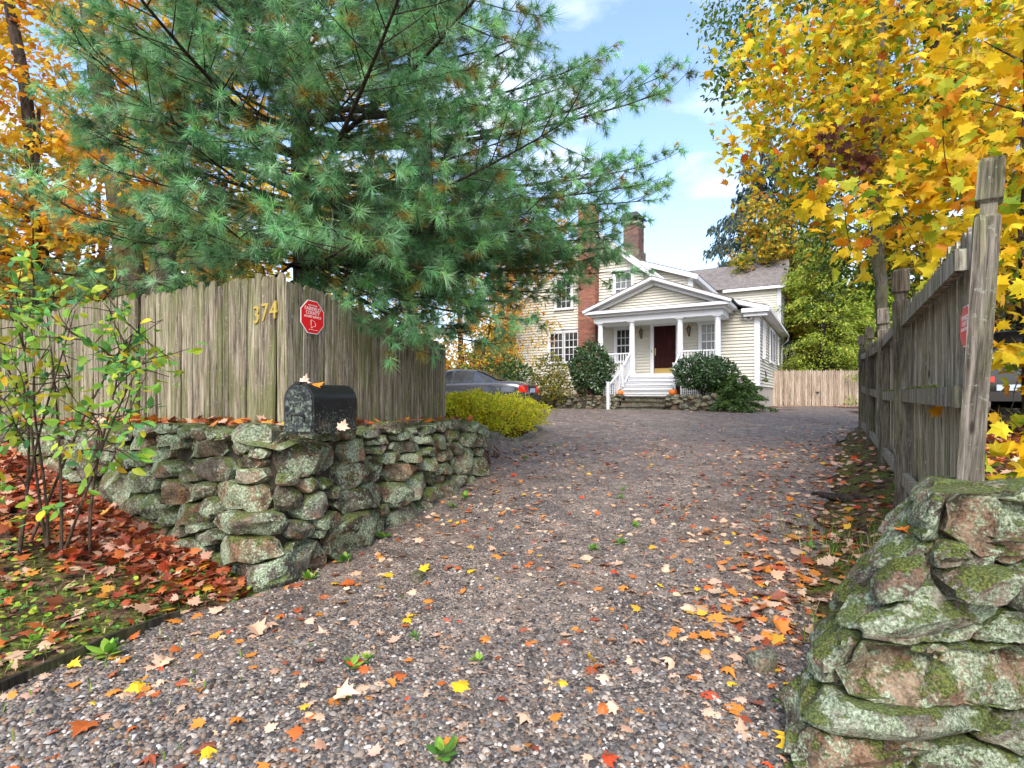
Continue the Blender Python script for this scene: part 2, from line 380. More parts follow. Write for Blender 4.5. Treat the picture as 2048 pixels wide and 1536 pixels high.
M['signwhite'] = m_flat('sign_white', (0.82, 0.80, 0.76), 0.5, 0.3, 0.06, 8)
def _mailbox():
    t = NT('mailbox_black', 0.35, 0.45); v = t.coord('Object')
    n = t.noise(v, 60, 6, 0.72); geo = t.n('NewGeometry'); 
    s = t.n('SeparateXYZ'); t.set(s.inputs[0], t.coord('Object'))
    low = t.ramp(s.outputs['Z'], [(0.02, 1.0), (0.27, 0.0)])
    m_ = t.ramp(t.math('ADD', n, t.math('MULTIPLY', low, 0.12)), [(0.63, 0.0), (0.71, 1.0)])
    c = t.mix(m_, (0.012, 0.012, 0.014), t.mix(t.noise(v, 90, 3), (0.06, 0.09, 0.05), (0.24, 0.28, 0.19))); t.base(c)
    t.set(t.p.inputs['Roughness'], t.math('ADD', 0.3, t.math('MULTIPLY', m_, 0.6))); return t.m
M['mailbox'] = _mailbox()
def _mailfront():
    t = NT('mailbox_front_lichen', 0.7, 0.2); v = t.coord('Object'); n = t.noise(v, 34, 6, 0.75)
    t.base(t.ramp(n, [(0.42, (0.012, 0.013, 0.016)), (0.52, (0.05, 0.062, 0.058)), (0.64, (0.19, 0.235, 0.17))])); t.bump(n, 0.3, 0.003); return t.m
M['mailfront'] = _mailfront()
M['leaf'] = m_leaf('leaf_by_point'); M['leaf_obj'] = m_leaf('leaf_by_object', 'Obj')
M['litter'] = m_leaf('litter_leaf', 'Col', 0.08, 0.5, 0.3); M['litter_obj'] = m_leaf('litter_leaf_single', 'Obj', 0.08, 0.5, 0.3)
M['needle'] = m_leaf('pine_needle', 'Col', 0.38, 0.5, 0.14)
M['gloss_leaf'] = m_leaf('glossy_leaf', 'Col', 0.12, 0.28, 0.5)
M['bark_pine'] = m_bark('pine_bark', (0.022, 0.017, 0.015), (0.085, 0.065, 0.055))
M['bark'] = m_bark('dark_bark', (0.02, 0.016, 0.013), (0.10, 0.08, 0.065))
M['bark_grey'] = m_bark('grey_maple_bark', (0.06, 0.055, 0.045), (0.20, 0.185, 0.155), 0.8, 0.35)
M['bark_moss'] = m_bark('mossy_bark', (0.025, 0.02, 0.015), (0.11, 0.09, 0.065), 0.7, 0.85)
M['twig'] = m_bark('shrub_bark', (0.05, 0.035, 0.025), (0.17, 0.125, 0.09), 2.0)
M['pebble'] = m_leaf('pebble_by_point', 'Col', 0.0, 0.6, 0.35)
M['timber'] = m_wood('dark_edging_timber', (0.008, 0.007, 0.006), (0.03, 0.025, 0.02), (0.06, 0.05, 0.04), 0.3, 0.1)

# ------------------------------------------------------------------ terrain
def lerp_tab(x, tab):
    return np.interp(x, [a for a, b in tab], [b for a, b in tab])
P_TAB = [(-60, 0.0), (0, 0.10), (2, 0.13), (3.6, 0.18), (5, 0.29), (7.2, 0.48), (9.5, 0.61), (12, 0.72), (15, 0.85), (18.5, 0.97), (26, 0.97), (60, 1.1), (400, 2.0)]
XL_TAB = [(-40, -14), (0, -6.5), (1.4, -2.9), (2.38, -2.27), (3.06, -1.98), (3.6, -1.55), (7.2, -0.33), (8.5, -0.36), (10.2, 0.14), (11.6, 0.55), (12.6, 0.62), (13.3, 0.2), (13.9, -1.2), (14.2, -9), (21.0, -9), (21.2, 0.8), (26.2, 8.5)]
XR_TAB = [(-40, 14), (0, 2.6), (1.5, 1.35), (1.9, 1.10), (2.6, 1.45), (3.4, 1.85), (4.8, 2.75), (7, 4.2), (10, 6.1), (12, 7.6), (14, 9.6), (20, 14.5), (26.2, 17.2)]
WC = np.array((-1.62, 3.66)); WL = np.array((-.856, .517)); WR = np.array((.34, .94))
WNL = np.array((-.517, -.856)); WNR = np.array((.94, -.34))

def sm(x, a, b):
    t = np.clip((x - a) / (b - a), 0, 1); return t * t * (3 - 2 * t)

def ground(x, y):
    x = np.asarray(x, float); y = np.asarray(y, float)
    p = lerp_tab(y, P_TAB)
    p = p + 0.012 * np.sin(2.3 * x + 0.7 * y) * np.sin(1.7 * y) 
    left = np.clip(-x - 1.75, 0, 4) * 0.13 * sm(y, 1.2, 3.6)
    dl = -((x - WC[0]) * WNL[0] + (y - WC[1]) * WNL[1]); dr = -((x - WC[0]) * WNR[0] + (y - WC[1]) * WNR[1])
    inside = np.minimum(dl, dr)
    k = sm(inside, 0.22, 0.5) * (1 - sm(y - 0.4 * np.clip(-x, 0, 30), 7.6, 10.0))
    p = p + left
    p = p * (1 - k) + np.maximum(p, 1.0) * k
    xr = lerp_tab(y, XR_TAB)
    rise = 0.22 * sm(x - xr, 0.0, 0.7) + 0.18 * sm(x - xr, 0.9, 2.5)
    p = p + rise * sm(y, 2.2, 3.4) * (1 - sm(y, 18, 25)) - .25 * sm(x - xr, 1.8, 3.2) * sm(y, 5, 7) * (1 - sm(y, 16, 22))
    return p

def grid_sheet(name, xs, ys, zf, mat, col=None, kind='structure'):
    X, Y = np.meshgrid(xs, ys); V = np.stack([X, Y, zf(X, Y)], -1).reshape(-1, 3)
    nx, ny = len(xs), len(ys); i = np.arange((ny - 1) * (nx - 1)); r, c = i // (nx - 1), i % (nx - 1)
    a = r * nx + c; F = np.stack([a, a + 1, a + nx + 1, a + nx], 1)
    o = mesh_np(name, V, F, mat, col=None if col is None else col(V), smooth=True); return tag(o, kind=kind)

def moss_col(V):
    x, y = V[:, 0], V[:, 1]; xl = lerp_tab(y, XL_TAB); xr = lerp_tab(y, XR_TAB)
    m = np.zeros(len(V))
    m = np.maximum(m, sm(xl - x, -0.1, 0.1) * (1 - sm(xl - x, 1.2, 2.2)) * (1 - sm(y, 3.9, 4.5)))
    m = np.maximum(m, sm(x - xr, -0.25, 0.1) * (1 - sm(x - xr, 0.9, 1.4)) * (1 - sm(y, 9, 14)))
    return np.stack([m, m, m], 1)
xs = np.concatenate([[-400, -150, -70, -40, -25, -17, -12], np.arange(-9, 9.01, 0.14), [10.5, 13, 17, 24, 40, 70, 150, 400]])
ys = np.concatenate([[-60, -20, -8, -3, -1], np.arange(0, 14.01, 0.14), np.arange(15, 32, 1.0), [36, 45, 60, 90, 150, 250, 500]])
grid_sheet('ground', xs, ys, ground, M['soil'], moss_col)

# the gravel drive: a sheet between its two ragged edges, 12 mm above the soil
ys = np.concatenate([[-12, -5, -2, -.5], np.arange(0.3, 14, 0.12), np.arange(14, 26.3, 0.3)])
nc = 60; T = np.linspace(0, 1, nc)
XLv = lerp_tab(ys, XL_TAB) + 0.05 * np.sin(ys * 5.1) + 0.03 * np.sin(ys * 13.7); XRv = lerp_tab(ys, XR_TAB) + 0.07 * np.sin(ys * 4.3 + 1) + 0.04 * np.sin(ys * 11.9)
GX = XLv[:, None] * (1 - T) + XRv[:, None] * T; GY = np.repeat(ys[:, None], nc, 1)
GZ = ground(GX, GY) + 0.012 + 0.010 * np.sin(GX * 1.9 + GY * .6) * np.sin(GY * 1.1)
i = np.arange((len(ys) - 1) * (nc - 1)); r_, c_ = i // (nc - 1), i % (nc - 1); a_ = r_ * nc + c_
tag(mesh_np('driveway', np.stack([GX, GY, GZ], -1).reshape(-1, 3), np.stack([a_, a_ + 1, a_ + nc + 1, a_ + nc], 1), M['gravel'], smooth=True), 'grey brown gravel driveway', kind='structure')
def drive_z(x, y):
    return ground(x, y) + 0.012 + 0.010 * np.sin(x * 1.9 + y * .6) * np.sin(y * 1.1)
def on_drive(x, y, m=0.0):
    return (x > lerp_tab(y, XL_TAB) + m) & (x < lerp_tab(y, XR_TAB) - m)
def top_z(x, y):
    return np.where(on_drive(x, y), drive_z(x, y), ground(x, y))

# loose pebbles standing proud of the sheet (real stones, too many to count)
def scatter_xy(n, y0, y1, k=1.1):
    """points in the view wedge, denser near the camera"""
    u = rng.random(n); y = 1 / (1 / y0 + u * (1 / y1 - 1 / y0)); x = (rng.random(n) * 2 - 1) * k * y
    return x, y
def rot_mats(n, tilt=None):
    """random rotations; tilt limits the lean from upright"""
    a = rng.random(n) * 2 * np.pi; ca, sa = np.cos(a), np.sin(a)
    Z = np.zeros((n, 3, 3)); Z[:, 0, 0] = ca; Z[:, 0, 1] = -sa; Z[:, 1, 0] = sa; Z[:, 1, 1] = ca; Z[:, 2, 2] = 1
    t = (rng.normal(0, tilt, n) if tilt is not None else rng.random(n) * np.pi); b = rng.random(n) * 2 * np.pi
    ax = np.stack([np.cos(b), np.sin(b), np.zeros(n)], 1); K = np.zeros((n, 3, 3))
    K[:, 0, 2] = ax[:, 1]; K[:, 1, 2] = -ax[:, 0]; K[:, 2, 0] = -ax[:, 1]; K[:, 2, 1] = ax[:, 0]
    I = np.eye(3)[None]; Rm = I + np.sin(t)[:, None, None] * K + (1 - np.cos(t))[:, None, None] * (K @ K)
    return Rm @ Z
def spread(tv, tf, pos, mats, scl, cols, jit=0.0):
    """many copies of a small template as one vertex/face/colour set"""
    n, k = len(pos), len(tv); scl = np.asarray(scl, float)
    S = scl[:, None, None] if scl.ndim == 1 else scl[:, None, :]
    V = np.einsum('nij,nkj->nki', mats, tv[None] * S) + pos[:, None, :]
    F = (tf[None] + (np.arange(n) * k)[:, None, None]).reshape(-1, tf.shape[1])
    C = np.repeat(cols[:, None, :], k, 1)
    if jit: C = np.clip(C * (1 + rng.normal(0, jit, (n, k, 1))), 0, 1)
    return V.reshape(-1, 3), F, C.reshape(-1, 3)
tv = np.array([(1, 0, 0), (.45, .8, 0), (-.5, .75, .05), (-1, 0, 0), (-.45, -.8, 0), (.5, -.7, .05), (.35, .2, .62), (-.4, -.1, .6)], float)
tf = np.array([(0, 1, 6), (1, 2, 6), (2, 7, 6), (2, 3, 7), (3, 4, 7), (4, 5, 7), (5, 6, 7), (5, 0, 6)])
x, y = scatter_xy(42000, 1.75, 8.5, 1.0); k = on_drive(x, y, 0.0); x, y = x[k], y[k]; n = len(x)
pal = np.array([(.035, .032, .034), (.085, .08, .078), (.16, .145, .13), (.26, .21, .165), (.38, .33, .28), (.25, .14, .08), (.14, .14, .145), (.52, .49, .45)])
cc = pal[rng.choice(8, n, p=[.16, .2, .2, .14, .1, .07, .09, .04])] * rng.uniform(.8, 1.2, (n, 1))
s = rng.uniform(.0055, .0125, n) * (1 + .6 * (rng.random(n) < .05))
V, F, C = spread(tv, tf, np.stack([x, y, drive_z(x, y) + s * .15], 1), rot_mats(n, .3), np.stack([s * rng.uniform(.9, 1.4, n), s, s * rng.uniform(.8, 1.2, n)], 1), cc)
tag(mesh_np('gravel', V, F, M['pebble'], col=C), 'loose grey and tan gravel pebbles over the drive', 'gravel', kind='stuff')

# ------------------------------------------------------------------ dry-stone walls
class Path:
    def __init__(s, pts, u_zero, rounds=2):
        p = [np.array(q, float) for q in pts]
        s.zero_at = np.array(u_zero, float)
        for _ in range(rounds):
            q = [p[0]]
            for a, b in zip(p[:-1], p[1:]):
                ln = np.linalg.norm(b - a); f = min(0.25, 0.16 / max(ln, 1e-6))
                q += [a + (b - a) * f, b - (b - a) * f]
            p = q + [p[-1]]
        s.p = np.array(p); seg = np.linalg.norm(np.diff(s.p, axis=0), axis=1); s.l = np.concatenate([[0], np.cumsum(seg)])
        s.u0 = s.l[np.argmin(np.linalg.norm(s.p - s.zero_at, axis=1))]
    def at(s, u):
        t = np.clip(np.asarray(u) + s.u0, 0.001, s.l[-1] - .001)
        x = np.interp(t, s.l, s.p[:, 0]); y = np.interp(t, s.l, s.p[:, 1])
        e = 0.05; dx = np.interp(t + e, s.l, s.p[:, 0]) - np.interp(t - e, s.l, s.p[:, 0]); dy = np.interp(t + e, s.l, s.p[:, 1]) - np.interp(t - e, s.l, s.p[:, 1])
        n = np.hypot(dx, dy) + 1e-9; return x, y, dy / n, -dx / n     # outward = right-hand side of travel

def stone_wall(parent, path, stones, zbot, ztop, mat, urange, bulge=0.09, depth=0.28, nang=22, batter=0.1, shift=None, fill=(0.2, 0.13), seed=1, gap=0.02, rough=0.05, name='stone', pw=2.7):
    rg = np.random.default_rng(seed); st = [list(q) for q in stones]
    # greedy filling of what the listed stones leave open
    for _ in range(2500):
        u = rg.uniform(*urange); z0, z1 = zbot(u), ztop(u); z = rg.uniform(z0, z1)
        w, h = fill[0] * rg.uniform(.6, 1.5), fill[1] * rg.uniform(.6, 1.3)
        ok = True
        for a in st:
            if (abs(u - a[0]) / (a[2] * .5 + w * .36)) ** 2.4 + (abs(z - a[1]) / (a[3] * .5 + h * .36)) ** 2.4 < 1: ok = False; break
        if ok and z + h * .4 < z1 + .03: st.append([u, z, w, h])
    A = np.array(st); rx, rz = A[:, 2] * .5, A[:, 3] * .5; out = []
    ang = np.linspace(0, 2 * np.pi, nang, endpoint=False)
    for i in range(len(A)):
        u, z = A[i, 0], A[i, 1]; near = np.where((abs(A[:, 0] - u) < rx + rx[i] + .3) & (abs(A[:, 1] - z) < rz + rz[i] + .3))[0]; near = near[near != i]
        rad = np.zeros(nang); ca, sa = np.cos(ang), np.sin(ang)
        er = 1 / ((abs(ca) / rx[i]) ** pw + (abs(sa) / rz[i]) ** pw) ** (1 / pw)
        for f in np.linspace(0.3, 1.38, 28):
            du, dz = ca * er * f, sa * er * f
            dist = (((abs(u + du[:, None] - A[near, 0])) / rx[near]) ** pw + (abs(z + dz[:, None] - A[near, 1]) / rz[near]) ** pw) ** (1 / pw) if len(near) else np.full((nang, 1), 9.)
            rad = np.where((dist.min(1) > f) & (rad >= 0), er * f, np.where(rad > 0, -rad, np.where(rad == 0, -er * .3, rad)))
        rad = abs(rad); rad = .25 * np.roll(rad, 1) + .5 * rad + .25 * np.roll(rad, -1)
        rad = rad * (1 + rg.normal(0, .035, nang)) * (1 - gap) - .004
        size = min(rx[i], rz[i]) * 2; b = bulge * min(1.5, .45 + size / .22) * rg.uniform(.7, 1.3)
        prof = [(.80, -depth * rg.uniform(.85, 1.2)), (.97, -depth * .45), (1.0, -.05), (.985, b * .25), (.93, b * .55), (.80, b * .85), (.55, b), (.28, b * 1.05)]
        if nang > 40: prof = [(.80, -depth), (.97, -depth * .45), (1.0, -.06), (1.0, 0.), (.985, b * .3), (.96, b * .5), (.92, b * .66), (.86, b * .78), (.78, b * .88), (.68, b * .94), (.57, b * .98), (.45, b), (.32, b * 1.02), (.18, b * 1.04), (.07, b * 1.05)]
        off = rg.uniform(-.02, .035); lean = rg.normal(0, .18)
        L = []
        for sc, c in prof: 
            for j in range(nang): L.append((ca[j] * rad[j] * sc, sa[j] * rad[j] * sc, c + off + (lean * sa[j] * rad[j] * sc if c > 0 else 0)))
        L.append((0, 0, b * 1.05 + off)); L = np.array(L)
        # split faces: cut the front back to a few random planes
        for _ in range(8):
            nv = np.array([rg.normal(0, .55), rg.normal(.1, .55), 1.0]); nv /= np.linalg.norm(nv)
            lim = b * rg.uniform(.34, .8) + off; ex = L @ nv - lim
            L -= np.where((ex > 0) & (L[:, 2] > 0), ex, 0)[:, None] * nv
        sd = rg.uniform(0, 50); am = rough * size * .9
        for q in L:
            v = Vector((q[0] * 7 + sd, q[1] * 7, q[2] * 7)); w = mnoise.noise_vector(v) * am + mnoise.noise_vector(v * 2.9) * (am * .5) + mnoise.noise_vector(v * 8.1) * (am * .22)
            q += np.array(w)
        uu = u + L[:, 0]; zz = z + L[:, 1]; px, py, nx, ny = path.at(uu)
        bt = batter * (ztop(0) - zz); c = L[:, 2] + bt
        X = px + nx * c; Y = py + ny * c
        if shift is not None: X, Y = shift(uu, zz, X, Y)
        Vw = np.stack([X, Y, zz], 1); ctr = Vw.mean(0); m = len(prof); F = []
        for a in range(m - 1):
            for j in range(nang):
                j2 = (j + 1) % nang; F.append((a * nang + j, a * nang + j2, (a + 1) * nang + j2, (a + 1) * nang + j))
        for j in range(nang): F.append(((m - 1) * nang + j, (m - 1) * nang + (j + 1) % nang, m * nang))
        F.append(tuple(reversed(range(nang))))
        me = bpy.data.meshes.new(name); me.from_pydata([tuple(q) for q in Vw - ctr], [], F); me.materials.append(mat)
        me.polygons.foreach_set('use_smooth', np.ones(len(F), bool)); me.set_sharp_from_angle(angle=R(27)); me.update()
        out.append(link(name, me, parent, tuple(ctr)))
    return out

def lay_stone(parent, cx, cy, cz, w, d, h, rz, mat, seed, n=18, rough=.09, name='stone'):
    """a slab lying on its bed"""
    rg = np.random.default_rng(seed); ang = np.linspace(0, 2 * np.pi, n, endpoint=False)
    rad = 1 / ((abs(np.cos(ang)) / (w / 2)) ** 3 + (abs(np.sin(ang)) / (d / 2)) ** 3) ** (1 / 3) * (1 + rg.normal(0, .07, n))
    prof = [(.85, -.5), (.98, -.35), (1.0, 0.0), (.95, .28), (.82, .42), (.5, .5)]; L = []
    for sc, c in prof:
        for j in range(n): L.append((math.cos(ang[j]) * rad[j] * sc, math.sin(ang[j]) * rad[j] * sc, c * h))
    L.append((0, 0, .5 * h)); L = np.array(L); sd = rg.uniform(0, 90)
    for _ in range(2):
        nv = np.array([rg.normal(0, .3), rg.normal(0, .3), 1.0]); nv /= np.linalg.norm(nv); ex = L @ nv - .4 * h; L -= np.where(ex > 0, ex, 0)[:, None] * nv
    for q in L: q += np.array(mnoise.noise_vector(Vector((q[0] * 6 + sd, q[1] * 6, q[2] * 6)))) * rough * min(w, d) * .5 * np.array((1, 1, .6))
    F = []
    m = len(prof)
    for a in range(m - 1):
        for j in range(n): F.append((a * n + j, a * n + (j + 1) % n, (a + 1) * n + (j + 1) % n, (a + 1) * n + j))
    for j in range(n): F.append(((m - 1) * n + j, (m - 1) * n + (j + 1) % n, m * n))
    F.append(tuple(reversed(range(n))))
    me = bpy.data.meshes.new(name); me.from_pydata([tuple(q) for q in L], [], F); me.materials.append(mat)
    me.polygons.foreach_set('use_smooth', np.ones(len(F), bool)); me.set_sharp_from_angle(angle=R(38)); me.update()
    o = link(name, me, parent, (cx, cy, cz)); o.rotation_euler = (rg.normal(0, .05), rg.normal(0, .05), rz); return o

def wall_core(parent, path, us, zb, zt, inset, thick, mat):
    m = MB(); pr = None; rows = []
    for u in us:
        x, y, nx, ny = [float(q) for q in path.at(u)]
        o = (x - nx * inset, y - ny * inset); i_ = (x - nx * (inset + thick), y - ny * (inset + thick))
        rows.append([(o[0], o[1], zb(u)), (o[0], o[1], zt(u)), (i_[0], i_[1], zt(u)), (i_[0], i_[1], zb(u))])
    v = [p for r in rows for p in r]; f = []
    for a in range(len(rows) - 1):
        for j in range(3): f.append((a * 4 + j, a * 4 + j + 1, a * 4 + 5 + j, a * 4 + 4 + j))
    m.add(v, f); return m.build('core', mat, parent)

# left wall: runs in from the left, turns at the mailbox and follows the drive
WALLSTONES = [(0.28,1.04,.52,.27),(0.84,1.04,.3,.2),(0.86,.84,.73,.21),(-.35,1.17,.47,.18),(-.82,.96,.88,.16),(-.27,1.03,.27,.1),(-.17,1.1,.16,.07),(-.31,.93,.35,.14),(-.32,.77,.55,.2),(-.21,.6,.53,.2),(-.21,.42,.58,.27),(-.05,.28,.74,.36),(.27,.69,.32,.18),(.04,.91,.11,.09),(.21,.85,.22,.12),(.41,.82,.13,.1),(.5,.74,.11,.1),(.84,.63,.72,.19),(.78,.41,.79,.31),(.34,.56,.26,.12),(.31,.47,.16,.06),(1.32,.59,.33,.23),(1.73,.59,.51,.24),(1.49,.36,.58,.19),(1.93,.36,.41,.14),(1.55,.76,.67,.19),(1.73,.87,.38,.11),(1.32,.92,.44,.1),(1.15,1.09,.37,.07),(1.18,1.02,.38,.07),(1.67,.99,.75,.09),(2.32,.97,.36,.16),(1.95,1.03,.46,.1),(2.42,.82,.59,.15),(2.07,.77,.28,.14),(2.32,.69,.62,.15),(2.29,.58,.56,.1),(2.37,.43,.68,.25),(2.91,.69,.62,.4),(3.4,.59,.71,.26),(3.03,.46,.51,.14),(3.44,.77,.58,.12),(2.7,1.03,.41,.13),(3.07,.94,.39,.16),(3.37,.89,.49,.14),(1.59,1.11,.48,.06),(1.05,1.16,.49,.06),(1.43,1.19,.23,.09),(2.02,1.11,.61,.08),(2.82,1.13,.78,.1),(3.26,1.09,.62,.1),(2.42,1.13,.37,.07),(.47,1.18,.41,.08),(.71,1.18,.28,.07),(1.98,.45,.32,.16),(2.76,.5,.35,.18),(1.11,.47,.2,.12),(2.7,.87,.35,.16),(-.88,1.08,.62,.15),(-1.41,1.14,.49,.11),(-1.2,1.1,.2,.08),(-1.14,.75,.59,.18),(-1.31,.9,.45,.14),(-.81,.78,.24,.1),(-.95,.58,.53,.19),(-1.2,.53,.3,.18),(-1.74,.79,.45,.19),(-1.46,.78,.21,.11),(-2.24,.67,.59,.36),(-2.7,.82,.51,.21),(-2.11,.94,.29,.16),(-2.34,.98,.35,.22),(-1.85,.95,.31,.17),(-1.55,1.0,.36,.13),(-1.41,.6,.32,.2),(-1.7,.58,.41,.17),(-1.89,.54,.24,.16),(-1.07,.44,.36,.14),(-.81,.51,.3,.1),(-.95,.35,.38,.17),(-.73,.45,.24,.1),(-.59,.48,.29,.07),(-2.99,.88,.44,.24),(-3.35,.95,.42,.2),(-2.89,1.04,.34,.13),(-2.57,1.06,.32,.13),(-1.81,1.08,.23,.12),(-3.14,.72,.46,.18),(-2.73,.65,.33,.13),(-3.62,.75,.45,.23),(-3.73,.93,.46,.16),(-1.14,1.2,.36,.08),(-.88,1.2,.31,.08),(-.64,1.2,.35,.07),(-1.41,1.21,.39,.08),(-1.81,1.19,.42,.09),(-2.22,1.15,.46,.09),(-2.66,1.15,.51,.09),(-3.14,1.12,.56,.11),(-3.62,1.1,.5,.12),(-.56,1.2,.26,.08),(-3.97,.75,.48,.24),(-4.09,.94,.55,.19),(-4.15,1.08,.55,.12),(-3.62,.61,.45,.14),(-.64,.68,.23,.12),(-1.01,.87,.22,.09)]
WEND = WC + WR * 3.86
lpath = Path([WC + WL * 6.0, WC + WL * 2.5, WC + WL * .45, WC, WC + WR * .45, WC + WR * 2.2, WEND, WEND + np.array((-.94, .34)) * .9], WC)
def lw_top(u): return float(np.interp(u, [-6, -4, -2.5, -1, 0, 2.2, 3.86, 5], [1.13, 1.14, 1.19, 1.23, 1.21, 1.17, 1.12, 1.1]))
def lw_bot(u):
    x, y, nx, ny = lpath.at(u); return float(ground(x + nx * .15, y + ny * .15)) - .03
wall = empty('stone_wall', (0, 0, 0), 0, 'mossy dry stone wall turning the corner under the picket fence, mailbox on top', 'stone wall')
stone_wall(wall, lpath, WALLSTONES, lw_bot, lw_top, M['stone'], (-5.6, 4.6), seed=4, fill=(.24, .14), gap=.005, pw=3.0)
wall_core(wall, lpath, np.arange(-5.8, 4.71, .15), lambda u: lw_bot(u) - .1, lambda u: lw_top(u) - .05, .07, .5, M['core'])
rg = np.random.default_rng(5)
for k_, u in enumerate(np.arange(-5.2, 3.8, .27)):            # flat stones bedded on top behind the face
    x, y, nx, ny = [float(q) for q in lpath.at(u + rg.normal(0, .05))]
    b_ = rg.uniform(.24, .40)
    if abs(u - .2) < .45: continue
    lay_stone(wall, x - nx * b_, y - ny * b_, lw_top(u) - .005 + rg.normal(0, .012), rg.uniform(.26, .46), rg.uniform(.22, .34), rg.uniform(.06, .12), math.atan2(-nx, ny) + rg.normal(0, .3), M['stone'], 100 + k_)
x, y, nx, ny = [float(q) for q in lpath.at(.22)]
lay_stone(wall, x - nx * .2, y - ny * .2, 1.195, .66, .5, .07, math.atan2(-nx, ny), M['stone'], 61)

# right wall: the near end of the wall on the other side of the drive
C2 = np.array((1.22, 1.88)); RD = np.array((1, .05)) / math.hypot(1, .05)
RSTONES = [(.38,1.01,.60,.23),(.21,.82,.18,.19),(.46,.84,.32,.18),(.17,.73,.3,.2),(.37,.68,.17,.12),(.60,.63,.26,.25),(.27,.51,.55,.24),(.15,.38,.55,.14),(.46,.32,.26,.12),(.09,.25,.29,.15),(.35,.22,.28,.13),(.66,.42,.26,.16),(.11,.94,.11,.09),
           (.88,1.0,.36,.2),(.80,.82,.34,.18),(.93,.6,.4,.25),(.78,.27,.36,.16),(1.0,.36,.3,.2),(-.18,.28,.36,.3),(-.1,.52,.22,.2),(-.16,.72,.26,.18),(-.2,.9,.3,.14),(-.5,.4,.3,.3),(-.5,.75,.3,.25)]
rpath = Path([C2 + np.array((.5, .62)) * 1.5, C2 + np.array((.5, .62)) * .5, C2, C2 + RD * .6, C2 + RD * 2.2], C2, 2)
def rshift(u, z, X, Y):
    f = 1 - sm(u, .02, .42); return X - .29 * f * np.clip((1.05 - z) / .9, -.1, 1.2) + .17 * sm(z, .45, 1.0) * (1 - sm(u, .25, 1.2)) + .03, Y
wall2 = empty('stone_wall', (0, 0, 0), 0, 'lichen covered stone wall end at the drive entrance, near the leaning fence post', 'stone wall')
stone_wall(wall2, rpath, RSTONES, lambda u: .10, lambda u: 1.09, M['stone_big'], (-.9, 1.6), bulge=.075, depth=.3, nang=46, seed=9, batter=.06, shift=rshift, fill=(.22, .15), gap=.02, rough=.085, pw=3.2)
MB().add([(1.62, 2.1, 0), (3.6, 2.16, 0), (3.6, 2.5, 0), (1.8, 2.46, 0), (1.72, 2.12, 1.0), (3.6, 2.18, 1.0), (3.6, 2.45, 1.0), (1.9, 2.42, 1.0)], [(0, 3, 2, 1), (4, 5, 6, 7), (0, 1, 5, 4), (1, 2, 6, 5), (2, 3, 7, 6), (3, 0, 4, 7)]).build('core', M['core'], wall2)
for k_, (x, y, z, w, d, h, rz) in enumerate([(2.10, 2.22, 1.08, .66, .40, .14, .15), (2.6, 2.2, 1.07, .5, .4, .14, .3)]):
    lay_stone(wall2, x, y, z, w, d, h, rz, M['stone_big'], 300 + k_, n=30, rough=.14)
for k_, (x, y, w, d, h, rz, lab) in enumerate([(1.22, 2.62, .13, .1, .12, .4, 'small dark stone lying beside the foot of the near wall'), (-.66, 3.78, .11, .09, .08, 1.0, 'small rust brown stone lying by the mossy wall foot'),]):
    o = lay_stone(None, x, y, float(top_z(x, y)) + h * .3, w, d, h, rz, M['stone_dark'], 330 + k_); o.name = 'rock'; tag(o, lab, 'stone')

# ------------------------------------------------------------------ fences
def picket_mesh(w, h, t, kind, seed):
    """origin at the top of the board, z down"""
    rg = np.random.default_rng(seed); e = .004
    if kind == 'round': topo = [(w/2, -.035), (w*.36, -.012), (w*.14, 0), (-w*.14, 0), (-w*.36, -.012), (-w/2, -.035)]
    else: topo = [(w/2, -.075), (w*.1, 0), (-w*.1, 0), (-w/2, -.075)]
    topo = [(a + rg.normal(0, .0025), b + rg.normal(0, .004)) for a, b in topo]
    poly = [(-w/2 + rg.normal(0, .003), -h), (w/2 + rg.normal(0, .003), -h)] + [(w/2 + rg.normal(0, .003), -h*.5)] + topo + [(-w/2 + rg.normal(0, .003), -h*.5)]
    m = MB().prism(poly, -t/2, t/2, 'y'); o = m.build('picket', M['picket']); me = o.data; bpy.data.objects.remove(o)
    return me
def fence_run(parent, A, B, zt, h, meshes, pitch, rg, skip=(), name='picket', lift=.018, off=0.0):
    A = np.array(A); B = np.array(B); d = B - A; L = np.linalg.norm(d); d /= L; n = int(L / pitch); ang = math.atan2(d[1], d[0]); nv = np.array((d[1], -d[0]))
    for i in range(n + 1):
        if i in skip: continue
        p = A + d * (i * pitch) + nv * (off + rg.normal(0, .004)); o = link(name, meshes[int(rg.integers(len(meshes)))], parent)
        o.location = (p[0], p[1], zt(i * pitch / L) + rg.normal(0, lift)); o.rotation_euler = (rg.normal(0, .006), rg.normal(0, .010), ang + rg.normal(0, .035)); o.scale = (rg.uniform(.94, 1.05), 1, 1)

